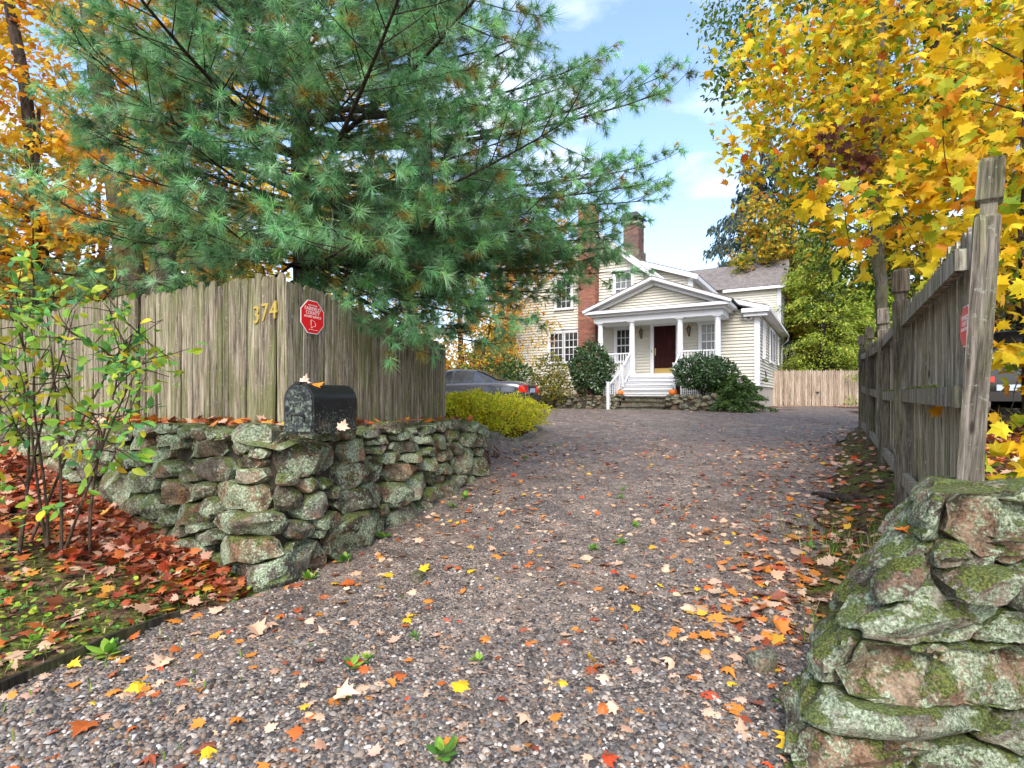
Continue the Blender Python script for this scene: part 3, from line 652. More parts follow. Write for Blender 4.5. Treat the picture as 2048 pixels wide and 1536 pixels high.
FC = np.array((-1.77, 4.2)); FL = FC + np.array((-.856, .517)) * 6.4; FR = np.array((-.86, 6.8))
PM = [picket_mesh(.089, 1.55, .018, 'round', s_) for s_ in range(6)]
fence = empty('picket_fence', (*FC, 0), 0, 'tall weathered picket fence standing behind the mossy wall at its corner', 'fence'); fence.location = (0, 0, 0)
rg = np.random.default_rng(3)
fence_run(fence, FC + np.array((-.856, .517)) * .06, FL, lambda t: 2.455 + .06 * min(1, t * 2.2), 1.55, PM, .093, rg, skip=(24,))
fence_run(fence, FC + np.array((.331, .945)) * .05, FR, lambda t: 2.425 - .30 * t, 1.55, PM, .093, rg)
bk = np.array((.3, .95))
for (A, B, zt) in ((FC, FL, (2.45, 2.5)), (FC, FR, (2.43, 2.13))):
    d = (B - A) / np.linalg.norm(B - A); nv = np.array((d[1], -d[0]))
    if nv[1] < 0 and A is FC and B is FL: nv = -nv
    if B is FR: nv = np.array((-.945, .331))
    for dz in (-.3, -1.1):
        m = MB().bar((*(A + nv * .045 + d * .03), zt[0] + dz), (*(B + nv * .045), zt[1] + dz), .04, .09); m.build('rail', M['post'], fence)
    for k_ in np.linspace(.3, np.linalg.norm(B - A) - .1, 3):
        p = A + d * k_ + nv * .115; MB().box(p[0]-.045, p[0]+.045, p[1]-.045, p[1]+.045, .7, zt[0] - .2 if B is FL else zt[1] - .1).build('post', M['post'], fence)

# the right fence, seen from its rail side
RP = [np.array(p) for p in ((2.06, 2.45), (3.355, 4.6), (4.61, 6.65), (5.94, 8.9), (6.97, 10.7))]
PT = [2.57, 2.57, 2.57, 2.62, 2.69]
fence2 = empty('picket_fence', (0, 0, 0), 0, 'lichen grey picket fence with capped posts and mossy rails along the right verge', 'fence')
PM2 = [picket_mesh(.089, 1.75, .018, 'round', 20 + s_) for s_ in range(5)]
for me in PM2: me.materials.clear(); me.materials.append(M['picket_grey'])
rg = np.random.default_rng(8)
def post(parent, x, y, zb, zt, w, rz, leanx=0.0, leany=0.0):
    m = MB(); h = zt - zb; k = w / 2
    def ring(z, s_): return [(-s_, -s_, z), (s_, -s_, z), (s_, s_, z), (-s_, s_, z)]
    prof = [(0, k), (h - .30, k), (h - .27, k * .98), (h - .255, k * .66), (h - .205, k * .66), (h - .19, k * 1.04), (h - .185, k * 1.06), (h - .02, k * 1.02), (h, k * .86)]
    v = [p for z, s_ in prof for p in ring(z, s_)]; f = [(3, 2, 1, 0)] + [(a*4+j, a*4+(j+1) % 4, a*4+4+(j+1) % 4, a*4+4+j) for a in range(len(prof)-1) for j in range(4)] + [tuple((len(prof)-1)*4 + j for j in range(4))]
    o = m.add(v, f).build('post', M['post'], parent, loc=(x, y, zb)); o.matrix_local = Matrix.Translation((x, y, zb)) @ Matrix.Rotation(leanx, 4, 'Y') @ Matrix.Rotation(rz, 4, 'Z'); return o
for i_, p in enumerate(RP):
    d = RP[min(i_ + 1, 4)] - RP[max(i_ - 1, 0)]; rz = math.atan2(d[1], d[0])
    if i_ == 0: post(fence2, p[0], p[1], .75, PT[0] + .005, .092, R(50), .070, 0)
    else: post(fence2, p[0], p[1], float(ground(*p)) - .1, PT[i_], .115, rz, rg.normal(0, .008), 0)
for i_ in range(4):
    A, B = RP[i_], RP[i_ + 1]; d = (B - A) / np.linalg.norm(B - A); nv = np.array((d[1], -d[0])); dz = PT[i_] - 2.57; dz1 = PT[i_ + 1] - 2.57
    fence_run(fence2, A + d * .05, B - d * .02, lambda t: 2.34 + dz + (dz1 - dz) * t, 1.75, PM2, .0935, rg, off=.075)
    for zr in (2.13, 1.49, .80):
        b = MB().bar((*(A + d * .055), zr + dz + rg.normal(0, .008)), (*(B - d * .055), zr + dz1 + rg.normal(0, .008)), .05, .10); b.build('rail', M['rail'], fence2)
# cushions of moss on the rails
def cushion(parent, pts, r, n, name='moss'):
    P_ = []; 
    for _ in range(n):
        a, b = pts[rg.integers(len(pts))]; t = rg.random(); q = np.array(a) * (1 - t) + np.array(b) * t; P_.append(q + np.array((rg.normal(0, .014), rg.normal(0, .014), rg.uniform(0, .012))))
    P_ = np.array(P_); cc = np.array([(.10, .14, .02)]) * rg.uniform(.5, 1.7, (n, 1)) + np.array([(.02, 0, 0)])
    V, F, C = spread(tv, tf, P_, rot_mats(n, .4), rg.uniform(r * .5, r, n), cc); return mesh_np(name, V, F, M['pebble'], parent, C)
mo = []
for i_, (a, b) in enumerate(((0, .62), (0, .5), (0, .3), (0, .4))):
    A, B = RP[i_], RP[i_ + 1]
    mo.append(((*(A + (B - A) * .05), 2.185), (*(A + (B - A) * b), 2.185))); mo.append(((*(A + (B - A) * (.3 if i_ == 0 else .6)), 1.545), (*(A + (B - A) * .85), 1.545)))
tag(cushion(fence2, mo, .012, 1500), kind='stuff')

# gate across the far end of the drive
gate = empty('picket_gate', (0, 0, 0), 0, 'pale tan picket gate with a black latch beside the house', 'gate')
GA, GB = np.array((12.52, 25.94)), np.array((16.9, 25.9))
PG = []
for s_ in range(4):
    me = picket_mesh(.098, 1.82, .02, 'point', 40 + s_); me.materials.clear(); me.materials.append(M['gate_wood']); PG.append(me)
fence_run(gate, GA, GB, lambda t: 2.72 + .03 * math.sin(t * 5) - (.04 if .12 < t < .55 else 0), 1.82, PG, .104, rg)
for zr in (1.25, 2.35): MB().bar((GA[0], GA[1] + .04, zr), (GB[0], GB[1] + .04, zr), .04, .1).build('rail', M['gate_wood'], gate)
gx = GA[0] + (GB[0] - GA[0]) * .5
MB().box(gx - .07, gx + .08, 25.86, 25.89, 1.62, 1.66).lathe([(.0, 0), (.035, .01), (.04, .04), (.02, .06), (0, .065)], 8, (gx + .02, 25.87, 1.6)).build('latch', M['black_iron'], gate)
# short stretch of tan fence behind the parked car
bf = empty('picket_fence', (0, 0, 0), 0, 'short tan board fence behind the parked grey sedan', 'fence')
fence_run(bf, (-4.6, 22.0), (-1.2, 22.4), lambda t: 2.55, 1.8, PG, .104, rg)
for zr in (1.3, 2.2): MB().bar((-4.6, 22.05, zr), (-1.2, 22.45, zr), .04, .1).build('rail', M['gate_wood'], bf)

# ------------------------------------------------------------------ numbers, signs, mailbox
def text(s, size, mat, parent, mtx, ext=.002, bev=0.0, align='CENTER', name='lettering', sx=1.0):
    c = bpy.data.curves.new(name, 'FONT'); c.body = s; c.size = size; c.extrude = ext; c.bevel_depth = bev; c.align_x = align; c.align_y = 'CENTER'; c.materials.append(mat)
    o = bpy.data.objects.new(name, c); COL.objects.link(o); bpy.context.view_layer.update()
    me = bpy.data.meshes.new_from_object(o.evaluated_get(bpy.context.evaluated_depsgraph_get())); bpy.data.objects.remove(o); bpy.data.curves.remove(c)
    me.materials.clear(); me.materials.append(mat)
    o = link(name, me, parent); o.matrix_local = mtx @ Matrix.Diagonal((sx, 1, 1, 1)); return o
def face_matrix(p, u, n):
    """x along u, y up, z out along n"""
    u = Vector((*u, 0)).normalized(); n = Vector((*n, 0)).normalized(); m = Matrix.Identity(4); up = Vector((0, 0, 1))
    for r0 in range(3): m[r0][0] = u[r0]; m[r0][1] = up[r0]; m[r0][2] = n[r0]; m[r0][3] = p[r0]
    return m
fl_u, fl_n = np.array((.856, -.517)), np.array((-.517, -.856))
for ch, s_, dz, lab in (('3', .345, -.012, 'brass number three on the fence, leftmost digit'), ('7', .235, 0, 'brass number seven on the fence, middle digit'), ('4', .125, .01, 'brass number four on the fence, beside the corner')):
    p = FC - fl_u * s_ + fl_n * .016
    root = empty('house_number', (p[0], p[1], 2.155 + dz), 0, lab, 'number', 'brass house numbers on the fence')
    text(ch, .20, M['brass_number'], root, face_matrix((0, 0, 0), fl_u, fl_n), .006, .0012, name='numeral', sx=.92)

def octagon(name, p, u, n, hgt, wid, label):
    root = empty(name, p, 0, label, 'sign'); mt = face_matrix((0, 0, 0), u, n)
    def octa(a, b, z0, z1):
        k = .29; pts = [(-a*k/.5*.5*1.7, b), (a*k/.5*.5*1.7, b)]
        q = .42; pts = [(q*a, -b), (a, -q*b), (a, q*b), (q*a, b), (-q*a, b), (-a, q*b), (-a, -q*b), (-q*a, -b)]
        return MB().prism(pts, z0, z1, 'z', mt)
    octa(wid/2, hgt/2, 0, .004).build('border', M['signwhite'], root); octa(wid/2*.94, hgt/2*.95, .0045, .006).build('face', M['signred'], root)
    return root, mt
fr_u, fr_n = np.array((.331, .945)), np.array((.945, -.331))
p = FC + fr_u * .285 + fr_n * .018
sg, mt = octagon('alarm_sign', (p[0], p[1], 2.145), fr_u, fr_n, .275, .285, 'red octagonal alarm company sign on the fence above the mailbox')
for s_, z, sz in (('PROTECTED BY', .096, .016), ('FAIRFIELD', .066, .044), ('COUNTY', .033, .040), ('ALARM SERVICE', .002, .029)):
    text(s_, sz, M['signwhite'], sg, mt @ Matrix.Translation((0, z, .0065)), .0004)
# the drawn emblem: a bell-like outline with a column of marks
em = MB()
out = [(-.018, -.022), (.02, -.035), (.036, -.06), (.028, -.075), (.0, -.078), (-.012, -.092), (-.022, -.088), (-.018, -.022)]
for a, b in zip(out[:-1], out[1:]): em.bar(mt @ Vector((*a, .007)), mt @ Vector((*b, .007)), .0016, .0022)
for z in (-.03, -.042, -.054, -.066): em.bar(mt @ Vector((-.032, z, .007)), mt @ Vector((-.026, z, .007)), .005, .002)
for q in np.arange(-.045, .05, .0085): em.bar(mt @ Vector((q, -.106, .007)), mt @ Vector((q + .006, -.106, .007)), .010, .002)      # a line of print too small to read
em.build('emblem', M['signwhite'], sg)
d0 = (RP[1] - RP[0]) / np.linalg.norm(RP[1] - RP[0]); p = RP[0] + d0 * .27 + np.array((d0[1], -d0[0])) * .052
sg2, mt2 = octagon('alarm_sign', (p[0], p[1], 1.84), -d0, np.array((-d0[1], d0[0])), .2, .26, 'red octagonal sign seen edge on beside the leaning fence post')
for s_, z, sz in (('FAIRFIELD', .04, .034), ('COUNTY', .012, .034), ('ALARM SERVICE', -.015, .024)): text(s_, sz, M['signwhite'], sg2, mt2 @ Matrix.Translation((0, z, .0065)), .0004)

mb_ = empty('mailbox', (-1.475, 3.74, 1.245), math.atan2(.94, .34) - math.pi / 2 + .03, 'black rural mailbox with lichened front standing on the wall corner', 'mailbox')
hw, hh, ln = .118, .215, .50
def arch(w, h, n=14): return [(-w, 0), (w, 0)] + [(w * math.cos(t), h + w * math.sin(t)) for t in np.linspace(0, math.pi, n)]
MB().prism(arch(hw, hh), .03, ln, 'y').build('body', M['mailbox'], mb_, True, sharp=40)
MB().prism(arch(hw + .008, hh), -.012, .032, 'y').build('door_rim', M['mailbox'], mb_, True, sharp=40)
dr = MB().prism(arch(hw - .006, hh - .004), -.020, -.013, 'y').build('door', M['mailfront'], mb_, True, sharp=40)
MB().box(-.055, .055, -.034, -.019, .118, .126).box(-.055, -.048, -.030, -.019, .07, .12).box(.048, .055, -.030, -.019, .07, .12).build('pull', M['mailbox'], dr)
MB().box(-.022, .022, -.03, .05, hh + hw - .002, hh + hw + .014).build('catch', M['mailbox'], mb_)
for s_, z in (('US', .250), ('MAIL', .190)):
    text(s_, .062, M['mailfront'], mb_, Matrix.Translation((-.01, -.0205, z)) @ Matrix.Rotation(R(90), 4, 'X'), .003, .001)
MB().box(-hw - .004, hw + .004, .0, ln, -.02, .0).build('base', M['mailbox'], mb_)

# ------------------------------------------------------------------ the house (local x along its front, y into it, z absolute)
HO = Vector((6.42, 22.5, 0)); HA = math.atan2(-.5092, .8607)
house = empty('house', HO, HA, 'cream clapboard house with a columned white porch, gabled roofs and two brick chimneys', 'house')
e1 = np.array((.8607, -.5092)); e2 = np.array((.5092, .8607))
def H2W(x, y): p = np.array((6.42, 22.5)) + e1 * x + e2 * y; return float(p[0]), float(p[1])

def clip_span(poly, z):
    """x extent of polygon at height z"""
    xs_ = []
    n = len(poly)
    for i in range(n):
        (x0, z0), (x1, z1) = poly[i], poly[(i + 1) % n]
        if (z0 - z) * (z1 - z) <= 0 and abs(z1 - z0) > 1e-9: xs_.append(x0 + (x1 - x0) * (z - z0) / (z1 - z0))
    return (min(xs_), max(xs_)) if len(xs_) >= 2 else None

def clapboards(poly, mtx, expo=.128, parent=None, name='siding'):
    """lapped boards over a wall polygon given in (u, z); mtx maps (u, out, z)"""
    m = MB(); zs = [p[1] for p in poly]; z = min(zs); zt = max(zs)
    while z < zt - .005:
        z1 = min(z + expo, zt); a = clip_span(poly, z + 1e-4); b = clip_span(poly, z1 - 1e-4)
        if a and b:
            q = [(a[0], .048, z), (a[1], .048, z), (b[1], .0, z1), (b[0], .0, z1), (a[0], -.02, z), (a[1], -.02, z), (b[1], -.02, z1), (b[0], -.02, z1)]
            m.add([mtx @ Vector(p) for p in q], [(0, 1, 2, 3), (4, 7, 6, 5), (0, 4, 5, 1), (3, 2, 6, 7), (0, 3, 7, 4), (1, 5, 6, 2)])
        z += expo
    o = m.build(name, M['siding'], parent); o['kind'] = 'stuff'; return o

def wm(origin, u, out):
    m = Matrix.Identity(4); u = Vector(u).normalized(); o = Vector(out).normalized()
    for r0 in range(3): m[r0][0] = u[r0]; m[r0][1] = o[r0]; m[r0][2] = (0, 0, 1)[r0]; m[r0][3] = origin[r0]
    return m
FRONT = lambda y: wm((0, y, 0), (1, 0, 0), (0, -1, 0))
RIGHT = lambda x: wm((x, 0, 0), (0, 1, 0), (1, 0, 0))

# solid walls behind the boards
MB().prism([(-7.2, 1.0), (3.5, 1.0), (3.5, 4.75), (1.5, 4.95), (-3.32, 8.95), (-7.2, 5.75)], .02, 9.5, 'y').build('wall', M['siding'], house)
MB().box(.7, 3.5, 10.62, 15.0, 1.0, 7.6).box(-6.0, .70, 10.7, 15.0, 1.0, 7.6).box(.9, 3.48, 9.48, 10.62, 1.0, 4.7).build('wall', M['siding'], house)
MB().box(-1.9, .55, 2.05, 10.6, 5.6, 6.8).build('wall', M['siding'], house)
clapboards([(-7.2, 1.85), (3.55, 1.85), (3.55, 4.78), (1.65, 4.94), (-3.32, 9.06), (-7.2, 5.84)], FRONT(0), parent=house)
clapboards([(0, 1.85), (10.6, 1.85), (10.6, 4.72), (0, 4.72)], RIGHT(3.55), parent=house)
clapboards([(.64, 5.0), (3.55, 5.0), (3.55, 7.62), (.64, 7.62)], FRONT(10.6), parent=house)
clapboards([(10.6, 4.6), (15.0, 4.6), (15.0, 7.67), (12.8, 9.35), (10.6, 7.67)], RIGHT(3.55), parent=house)
clapboards([(10.62, 1.85), (15.0, 1.85), (15.0, 4.6), (10.62, 4.6)], RIGHT(3.55), parent=house)
clapboards([(-1.7, 7.6), (.63, 5.6), (.63, 6.80)], FRONT(2.0), parent=house)
clapboards([(2.0, 5.5), (10.6, 5.5), (10.6, 6.75), (2.0, 6.75)], RIGHT(.63), parent=house)
MB().box(-7.2, 3.53, .0, 9.4, .8, 1.84).box(3.40, 3.54, 0, 15, .8, 1.84).build('foundation', M['foundation'], house)

# corner boards, water table, friezes
t = MB(); t.box(3.42, 3.60, -.062, .0, 1.85, 4.74).build('corner_board', M['white'], house)
MB().box(3.551, 3.612, -.06, .13, 1.85, 4.74).build('corner_board', M['white'], house)
MB().box(3.42, 3.605, 10.535, 10.60, 5.0, 7.6).build('corner_board', M['white'], house)
MB().box(3.552, 3.612, 10.54, 10.74, 5.0, 7.6).build('corner_board', M['white'], house)
MB().box(.5, .69, 1.935, 1.999, 5.7, 6.80).build('corner_board', M['white'], house)
MB().box(.635, .695, 1.94, 2.12, 5.6, 6.78).build('corner_board', M['white'], house)
MB().box(.64, 3.56, 10.55, 10.598, 7.52, 7.68).build('frieze', M['white'], house)

def roof_slab(pts, th, name='roof', mat='roof'):
    """pts: 4 corners of the top face (eave-left, eave-right, ridge-right, ridge-left); UVs in metres"""
    p = [Vector(q) for q in pts]; n = (p[1] - p[0]).cross(p[3] - p[0]).normalized(); n = n if n.z > 0 else -n
    v = p + [q - n * th for q in p]; m = MB(); m.add(v, [(0, 1, 2, 3), (4, 7, 6, 5), (0, 4, 5, 1), (1, 5, 6, 2), (2, 6, 7, 3), (3, 7, 4, 0)])
    o = m.build(name, M[mat], house); me = o.data; uv = me.uv_layers.new(name='UVMap'); eu = (p[1] - p[0]).normalized(); ev = n.cross(eu)
    for lp in me.loops:
        q = me.vertices[lp.vertex_index].co - p[0]; uv.data[lp.index].uv = (q.dot(eu), q.dot(ev))
    return o
SL = .83
def gz(x): return 9.12 - SL * abs(x + 3.32)
roof_slab([(1.75, -.28, gz(1.75)), (1.75, 10.7, gz(1.75)), (-3.32, 10.7, 9.12), (-3.32, -.28, 9.12)], .06)
roof_slab([(-7.5, 10.7, gz(-7.5)), (-7.5, -.28, gz(-7.5)), (-3.32, -.28, 9.12), (-3.32, 10.7, 9.12)], .06)
# main gable rakes
for x0, x1 in ((1.75, -3.34), (-7.5, -3.30)):
    MB().bar((x0, -.30, gz(x0) - .17), (x1, -.30, gz(x1) - .17), .05, .26).build('rake_board', M['white'], house)
    MB().bar((x0, -.16, gz(x0) - .24), (x1, -.16, gz(x1) - .24), .24, .03).build('rake_soffit', M['white'], house)
    MB().bar((x0, -.325, gz(x0) - .07), (x1, -.325, gz(x1) - .07), .05, .07).build('rake_moulding', M['white'], house)
# shed dormer
def dz_(x): return 7.72 - .356 * (x + 1.56)
roof_slab([(.92, 1.72, dz_(.92)), (.92, 10.7, dz_(.92)), (-1.9, 10.7, dz_(-1.9)), (-1.9, 1.72, dz_(-1.9))], .05)
MB().bar((.94, 1.72, dz_(.94) - .15), (-1.75, 1.72, dz_(-1.75) - .15), .05, .20).build('rake_board', M['white'], house)
MB().bar((.94, 1.86, dz_(.94) - .22), (-1.7, 1.86, dz_(-1.7) - .22), .24, .03).build('rake_soffit', M['white'], house)
MB().box(.84, .93, 1.70, 10.6, dz_(.9) - .25, dz_(.9) - .06).build('fascia', M['white'], house)
MB().box(.65, .85, 1.75, 10.6, dz_(.9) - .24, dz_(.9) - .20).build('soffit', M['white'], house)
# right-hand low wing
def lz(x): return 4.90 + .29 * (3.92 - x)
roof_slab([(3.95, -.36, lz(3.95)), (3.95, 10.85, lz(3.95)), (.66, 10.6, lz(.66)), (.66, -.36, lz(.66))], .05)
MB().bar((3.95, -.37, lz(3.95) - .12), (1.6, -.37, lz(1.6) - .12), .05, .15).build('rake_board', M['white'], house)
MB().bar((3.93, -.19, lz(3.93) - .2), (1.6, -.19, lz(1.6) - .2), .34, .03).build('rake_soffit', M['white'], house)
MB().box(3.0, 3.97, -.40, -.03, 4.66, 4.82).build('cornice_return', M['white'], house)
MB().box(3.06, 3.9, -.30, -.03, 4.52, 4.655).build('cornice_return', M['white'], house)
MB().box(3.9, 3.99, -.34, 10.8, 4.72, 4.84).build('gutter', M['white'], house)
MB().box(3.58, 3.9, .0, 10.7, 4.70, 4.73).build('soffit', M['white'], house)
MB().tube([(3.94, 10.7, 4.72), (3.94, 10.6, 4.5), (3.64, 10.4, 4.2), (3.64, 10.4, 1.2)], [.04] * 4, 8).build('downspout', M['white'], house, True)
# rear cross wing
roof_slab([(-6.2, 10.3, 7.60), (3.85, 10.3, 7.60), (3.85, 12.8, 9.46), (-6.2, 12.8, 9.46)], .06)
roof_slab([(3.85, 15.3, 7.60), (-6.2, 15.3, 7.60), (-6.2, 12.8, 9.46), (3.85, 12.8, 9.46)], .06)
MB().box(.6, 3.84, 10.27, 10.33, 7.40, 7.56).build('fascia', M['white'], house)
MB().bar((3.83, 10.32, 7.47), (3.83, 12.8, 9.31), .05, .18).bar((3.83, 15.28, 7.47), (3.83, 12.8, 9.31), .05, .18).build('rake_board', M['white'], house)

# windows
def window(mtx, w, h, cols, rows, glass='glass', hood=True, name='window', casing=.10, flare=False, sashes=2, flush=False):
    """mtx maps (u, out, z); origin at the centre of the sill"""
    def B(mb, u0, u1, o0, o1, z0, z1): return mb.box(u0, u1, o0, o1, z0, z1, mtx)
    c = casing; m = MB()
    B(m, -w/2-c, -w/2, .0, .06, 0, h); B(m, w/2, w/2+c, .0, .06, 0, h); B(m, -w/2-c, w/2+c, .0, .06, h, h+c*1.3)
    win = m.build(name, M['white'], house)
    s = MB(); B(s, -w/2-c-.03, w/2+c+.03, .0, .085, -.06, -.002); s.build('sill', M['white'], win)
    if hood:
        s = MB(); B(s, -w/2-c-.05, w/2+c+.05, .0, .11, h+c*1.3+.002, h+c*1.3+.05); s.build('hood', M['white'], win)
    if flare:
        s = MB().prism([(-w/2-c, h - .02), (-w/2-c-.14, h + c*1.3 + .06), (w/2+c+.14, h + c*1.3 + .06), (w/2+c, h - .02)], .062, .08, 'y', mtx); s.build('crown', M['white'], win)
        s = MB(); B(s, -w/2, w/2, .02, .09, h - .02, h + .0); 
    f = .035; s = MB()
    so_ = .053 if flush else .045; B(s, -w/2, -w/2+f, .012, so_, 0, h); B(s, w/2-f, w/2, .012, so_, 0, h); B(s, -w/2+f, w/2-f, .012, so_, 0, f*1.4); B(s, -w/2+f, w/2-f, .012, so_, h-f, h)
    if sashes == 2: B(s, -w/2+f, w/2-f, .012, .052, h/2-f*.7, h/2+f*.7)
    s.build('sash', M['white'], win)
    mu = MB(); g = .011
    for i in range(1, cols): x = -w/2 + f + (w - 2*f) * i / cols; B(mu, x-g, x+g, .012, .036, f, h-f)
    for j in range(1, rows):
        if sashes == 2 and j == rows // 2: continue
        z = f + (h - 2*f) * j / rows; B(mu, -w/2+f, w/2-f, .011, .034, z-g, z+g)
    mu.build('muntins', M['white'], win)
    for i in range(cols):
        for j in range(rows):
            x0 = -w/2 + f + (w - 2*f) * i / cols; x1 = -w/2 + f + (w - 2*f) * (i+1) / cols; z0 = f + (h - 2*f) * j / rows; z1 = f + (h - 2*f) * (j+1) / rows
            p = MB(); B(p, x0, x1, -.005, .050 if flush else .010, z0, z1); gl = glass if isinstance(glass, str) else glass[(i + j) % len(glass)]; p.build('pane', M[gl], win)
    return win
def WF(x, z, y=0): return wm((x, y - .05, z), (1, 0, 0), (0, -1, 0))
def WR_(y, z, x=3.55): return wm((x + .05, y, z), (0, 1, 0), (1, 0, 0))
window(WF(-4.64, 5.48), .76, 1.28, 3, 4)
window(WF(-1.79, 5.48), .76, 1.28, 3, 4, 'blind')
window(WF(-5.02, 3.0), .68, 1.38, 3, 4); window(WF(-4.26, 3.0), .68, 1.38, 3, 4)
window(WF(-1.80, 2.95), .62, 1.40, 3, 4, 'glass', False, flare=True)
window(WF(1.76, 2.95), .62, 1.40, 3, 4, 'blind', False, flare=True)
for y_ in (4.2, 5.05, 5.9): window(WR_(y_, 3.0), .62, 1.45, 1, 1, 'screen', False, casing=.06, sashes=1, flush=True)
window(WR_(8.6, 3.1), .6, 1.3, 1, 1, 'screen', False, casing=.07, sashes=1, flush=True)
window(WR_(1.4, 3.0), .55, 1.4, 1, 1, 'siding', False, casing=.07, sashes=1)
window(WR_(11.7, 5.6), .7, 1.3, 2, 4, 'glass', True); window(WR_(13.9, 5.6), .7, 1.3, 2, 4, 'glass', True)
# small bay at the back corner
by = MB().box(3.57, 4.15, 13.5, 15.3, 2.1, 2.95).box(3.57, 4.15, 13.5, 15.3, 4.25, 4.5).box(3.57, 4.15, 15.1, 15.3, 2.95, 4.25).box(3.57, 3.66, 13.5, 13.6, 2.95, 4.25).box(4.06, 4.15, 13.5, 13.6, 2.95, 4.25).box(3.9, 4.0, 13.7, 15.1, 2.95, 4.25).build('bay', M['white'], house)
MB().prism([(3.56, 4.5), (4.35, 4.5), (3.56, 4.95)], 13.3, 15.4, 'y').build('bay_roof', M['copper'], house)
window(wm((3.86, 13.48, 2.97), (1, 0, 0), (0, -1, 0)), .40, 1.26, 2, 3, 'glass', False, casing=.03, sashes=1)

# chimneys of single bricks
def bricks(name, x0, x1, y0, y1, z0, z1, mat, seed):
    rg = np.random.default_rng(seed); core = MB().box(x0 + .012, x1 - .012, y0 + .012, y1 - .012, z0, z1).build(name, M['mortar'], house)
    m = MB(); z = z0; row = 0; bw, bh = .20, .068
    while z < z1 - .03:
        for side in range(4):
            L_ = (x1 - x0) if side % 2 == 0 else (y1 - y0); n_ = max(1, round(L_ / bw)); w = L_ / n_; off = (row % 2) * .5 * w; t0 = -off
            while t0 < L_ - .01:
                a, b = max(t0, 0) + .005, min(t0 + w, L_) - .005; o_ = rg.normal(0, .004)
                if b - a > .03:
                    if side == 0: m.box(x0 + a, x0 + b, y0 - o_, y0 + .05, z + .005, z + bh)
                    elif side == 2: m.box(x0 + a, x0 + b, y1 - .05, y1 + o_, z + .005, z + bh)
                    elif side == 1: m.box(x1 - .05, x1 + o_, y0 + a, y0 + b, z + .005, z + bh)
                    else: m.box(x0 - o_, x0 + .05, y0 + a, y0 + b, z + .005, z + bh)
                t0 += w
        z += bh + .010; row += 1
    b = m.build('brickwork', M[mat], core); b['kind'] = 'stuff'; return core
bricks('chimney', -3.76, -2.93, -.46, -.03, .95, 10.0, 'brick', 3)
bricks('chimney', -3.82, -2.80, -.50, -.03, .95, 3.6, 'brick', 4)
c2 = bricks('chimney', -3.05, -2.27, 3.6, 4.5, 7.6, 10.08, 'brick_dark', 5)
MB().box(-3.0, -2.2, 3.5, 4.6, 10.08, 10.16).build('chimney_crown', M['mortar'], c2)
cp = MB()
for x in (-3.0, -2.3):
    for y in (3.62, 4.42): cp.box(x - .03, x + .03, y - .03, y + .03, 10.16, 10.42)
cp.prism([(-3.16, 10.42), (-2.14, 10.42), (-2.3, 10.62), (-3.0, 10.62)], 3.45, 4.65, 'y'); cp.build('chimney_cap', M['copper'], c2)
MB().box(-3.12, -2.2, 3.5, 4.6, 8.2, 8.75).build('flashing', M['slate'], c2)

# porch
porch_y = -1.5
M['porch'] = m_flat('porch_grey', (0.55, 0.56, 0.57), .5, .3, .05)
MB().box(-2.62, 2.62, -1.78, -.03, 2.20, 2.34).build('porch_floor', M['porch'], house)
MB().box(-2.58, 2.58, -1.745, -1.70, 2.02, 2.198).build('porch_skirt', M['white'], house)
def column(x):
    r = .115; m = MB()
    prof = [(r*1.35, 0), (r*1.35, .05), (r*1.22, .055), (r*1.28, .08), (r*1.2, .11), (r*1.06, .12), (r*1.04, .5), (r*1.0, 1.0), (r*.93, 1.6), (r*.86, 1.97), (r*.86, 1.985), (r*1.0, 1.99), (r*1.0, 2.01), (r*.9, 2.02), (r*.95, 2.05), (r*1.18, 2.075), (r*1.2, 2.09)]
    o = m.lathe(prof, 20).box(-r*1.28, r*1.28, -r*1.28, r*1.28, 2.09, 2.13).build('column', M['white'], house, True, loc=(x, porch_y, 2.34), sharp=35); return o
for x in (-2.29, -.945, .955, 2.33): column(x)
bm_ = MB()
bm_.box(-2.52, 2.52, -1.66, -1.34, 4.47, 4.70).box(-2.52, -2.20, -1.34, -.03, 4.47, 4.70).box(2.20, 2.52, -1.34, -.03, 4.47, 4.70)
bm_.build('entablature', M['white'], house)
MB().box(-2.66, 2.66, -1.80, -.03, 4.702, 4.80).build('cornice', M['white'], house)
MB().box(-2.82, 2.82, -1.96, -.03, 4.802, 4.92).build('cornice', M['white'], house)
MB().box(-2.19, 2.19, -1.33, -.03, 4.46, 4.50).build('porch_ceiling', m_flat('porch_ceiling_paint', (0.62, 0.64, 0.60), .6, .3, .05), house)
roof_slab([(-2.80, -1.93, 4.93), (2.80, -1.93, 4.93), (2.80, -1.62, 4.99), (-2.80, -1.62, 4.99)], .02)
clapboards([(-2.4, 5.0), (2.4, 5.0), (0, 5.92)], FRONT(-1.58), .105, house)
MB().prism([(-2.7, 4.93), (2.7, 4.93), (0, 5.98)], -1.555, .2, 'y').build('pediment_wall', M['siding'], house)
PS = 1.10 / 2.85
def pz(x): return 6.12 - PS * abs(x)
roof_slab([(-2.90, -2.02, pz(2.9)), (-2.90, 1.8, pz(2.9)), (0, 1.8, 6.12), (0, -2.02, 6.12)], .05)
roof_slab([(2.90, 1.8, pz(2.9)), (2.90, -2.02, pz(2.9)), (0, -2.02, 6.12), (0, 1.8, 6.12)], .05)
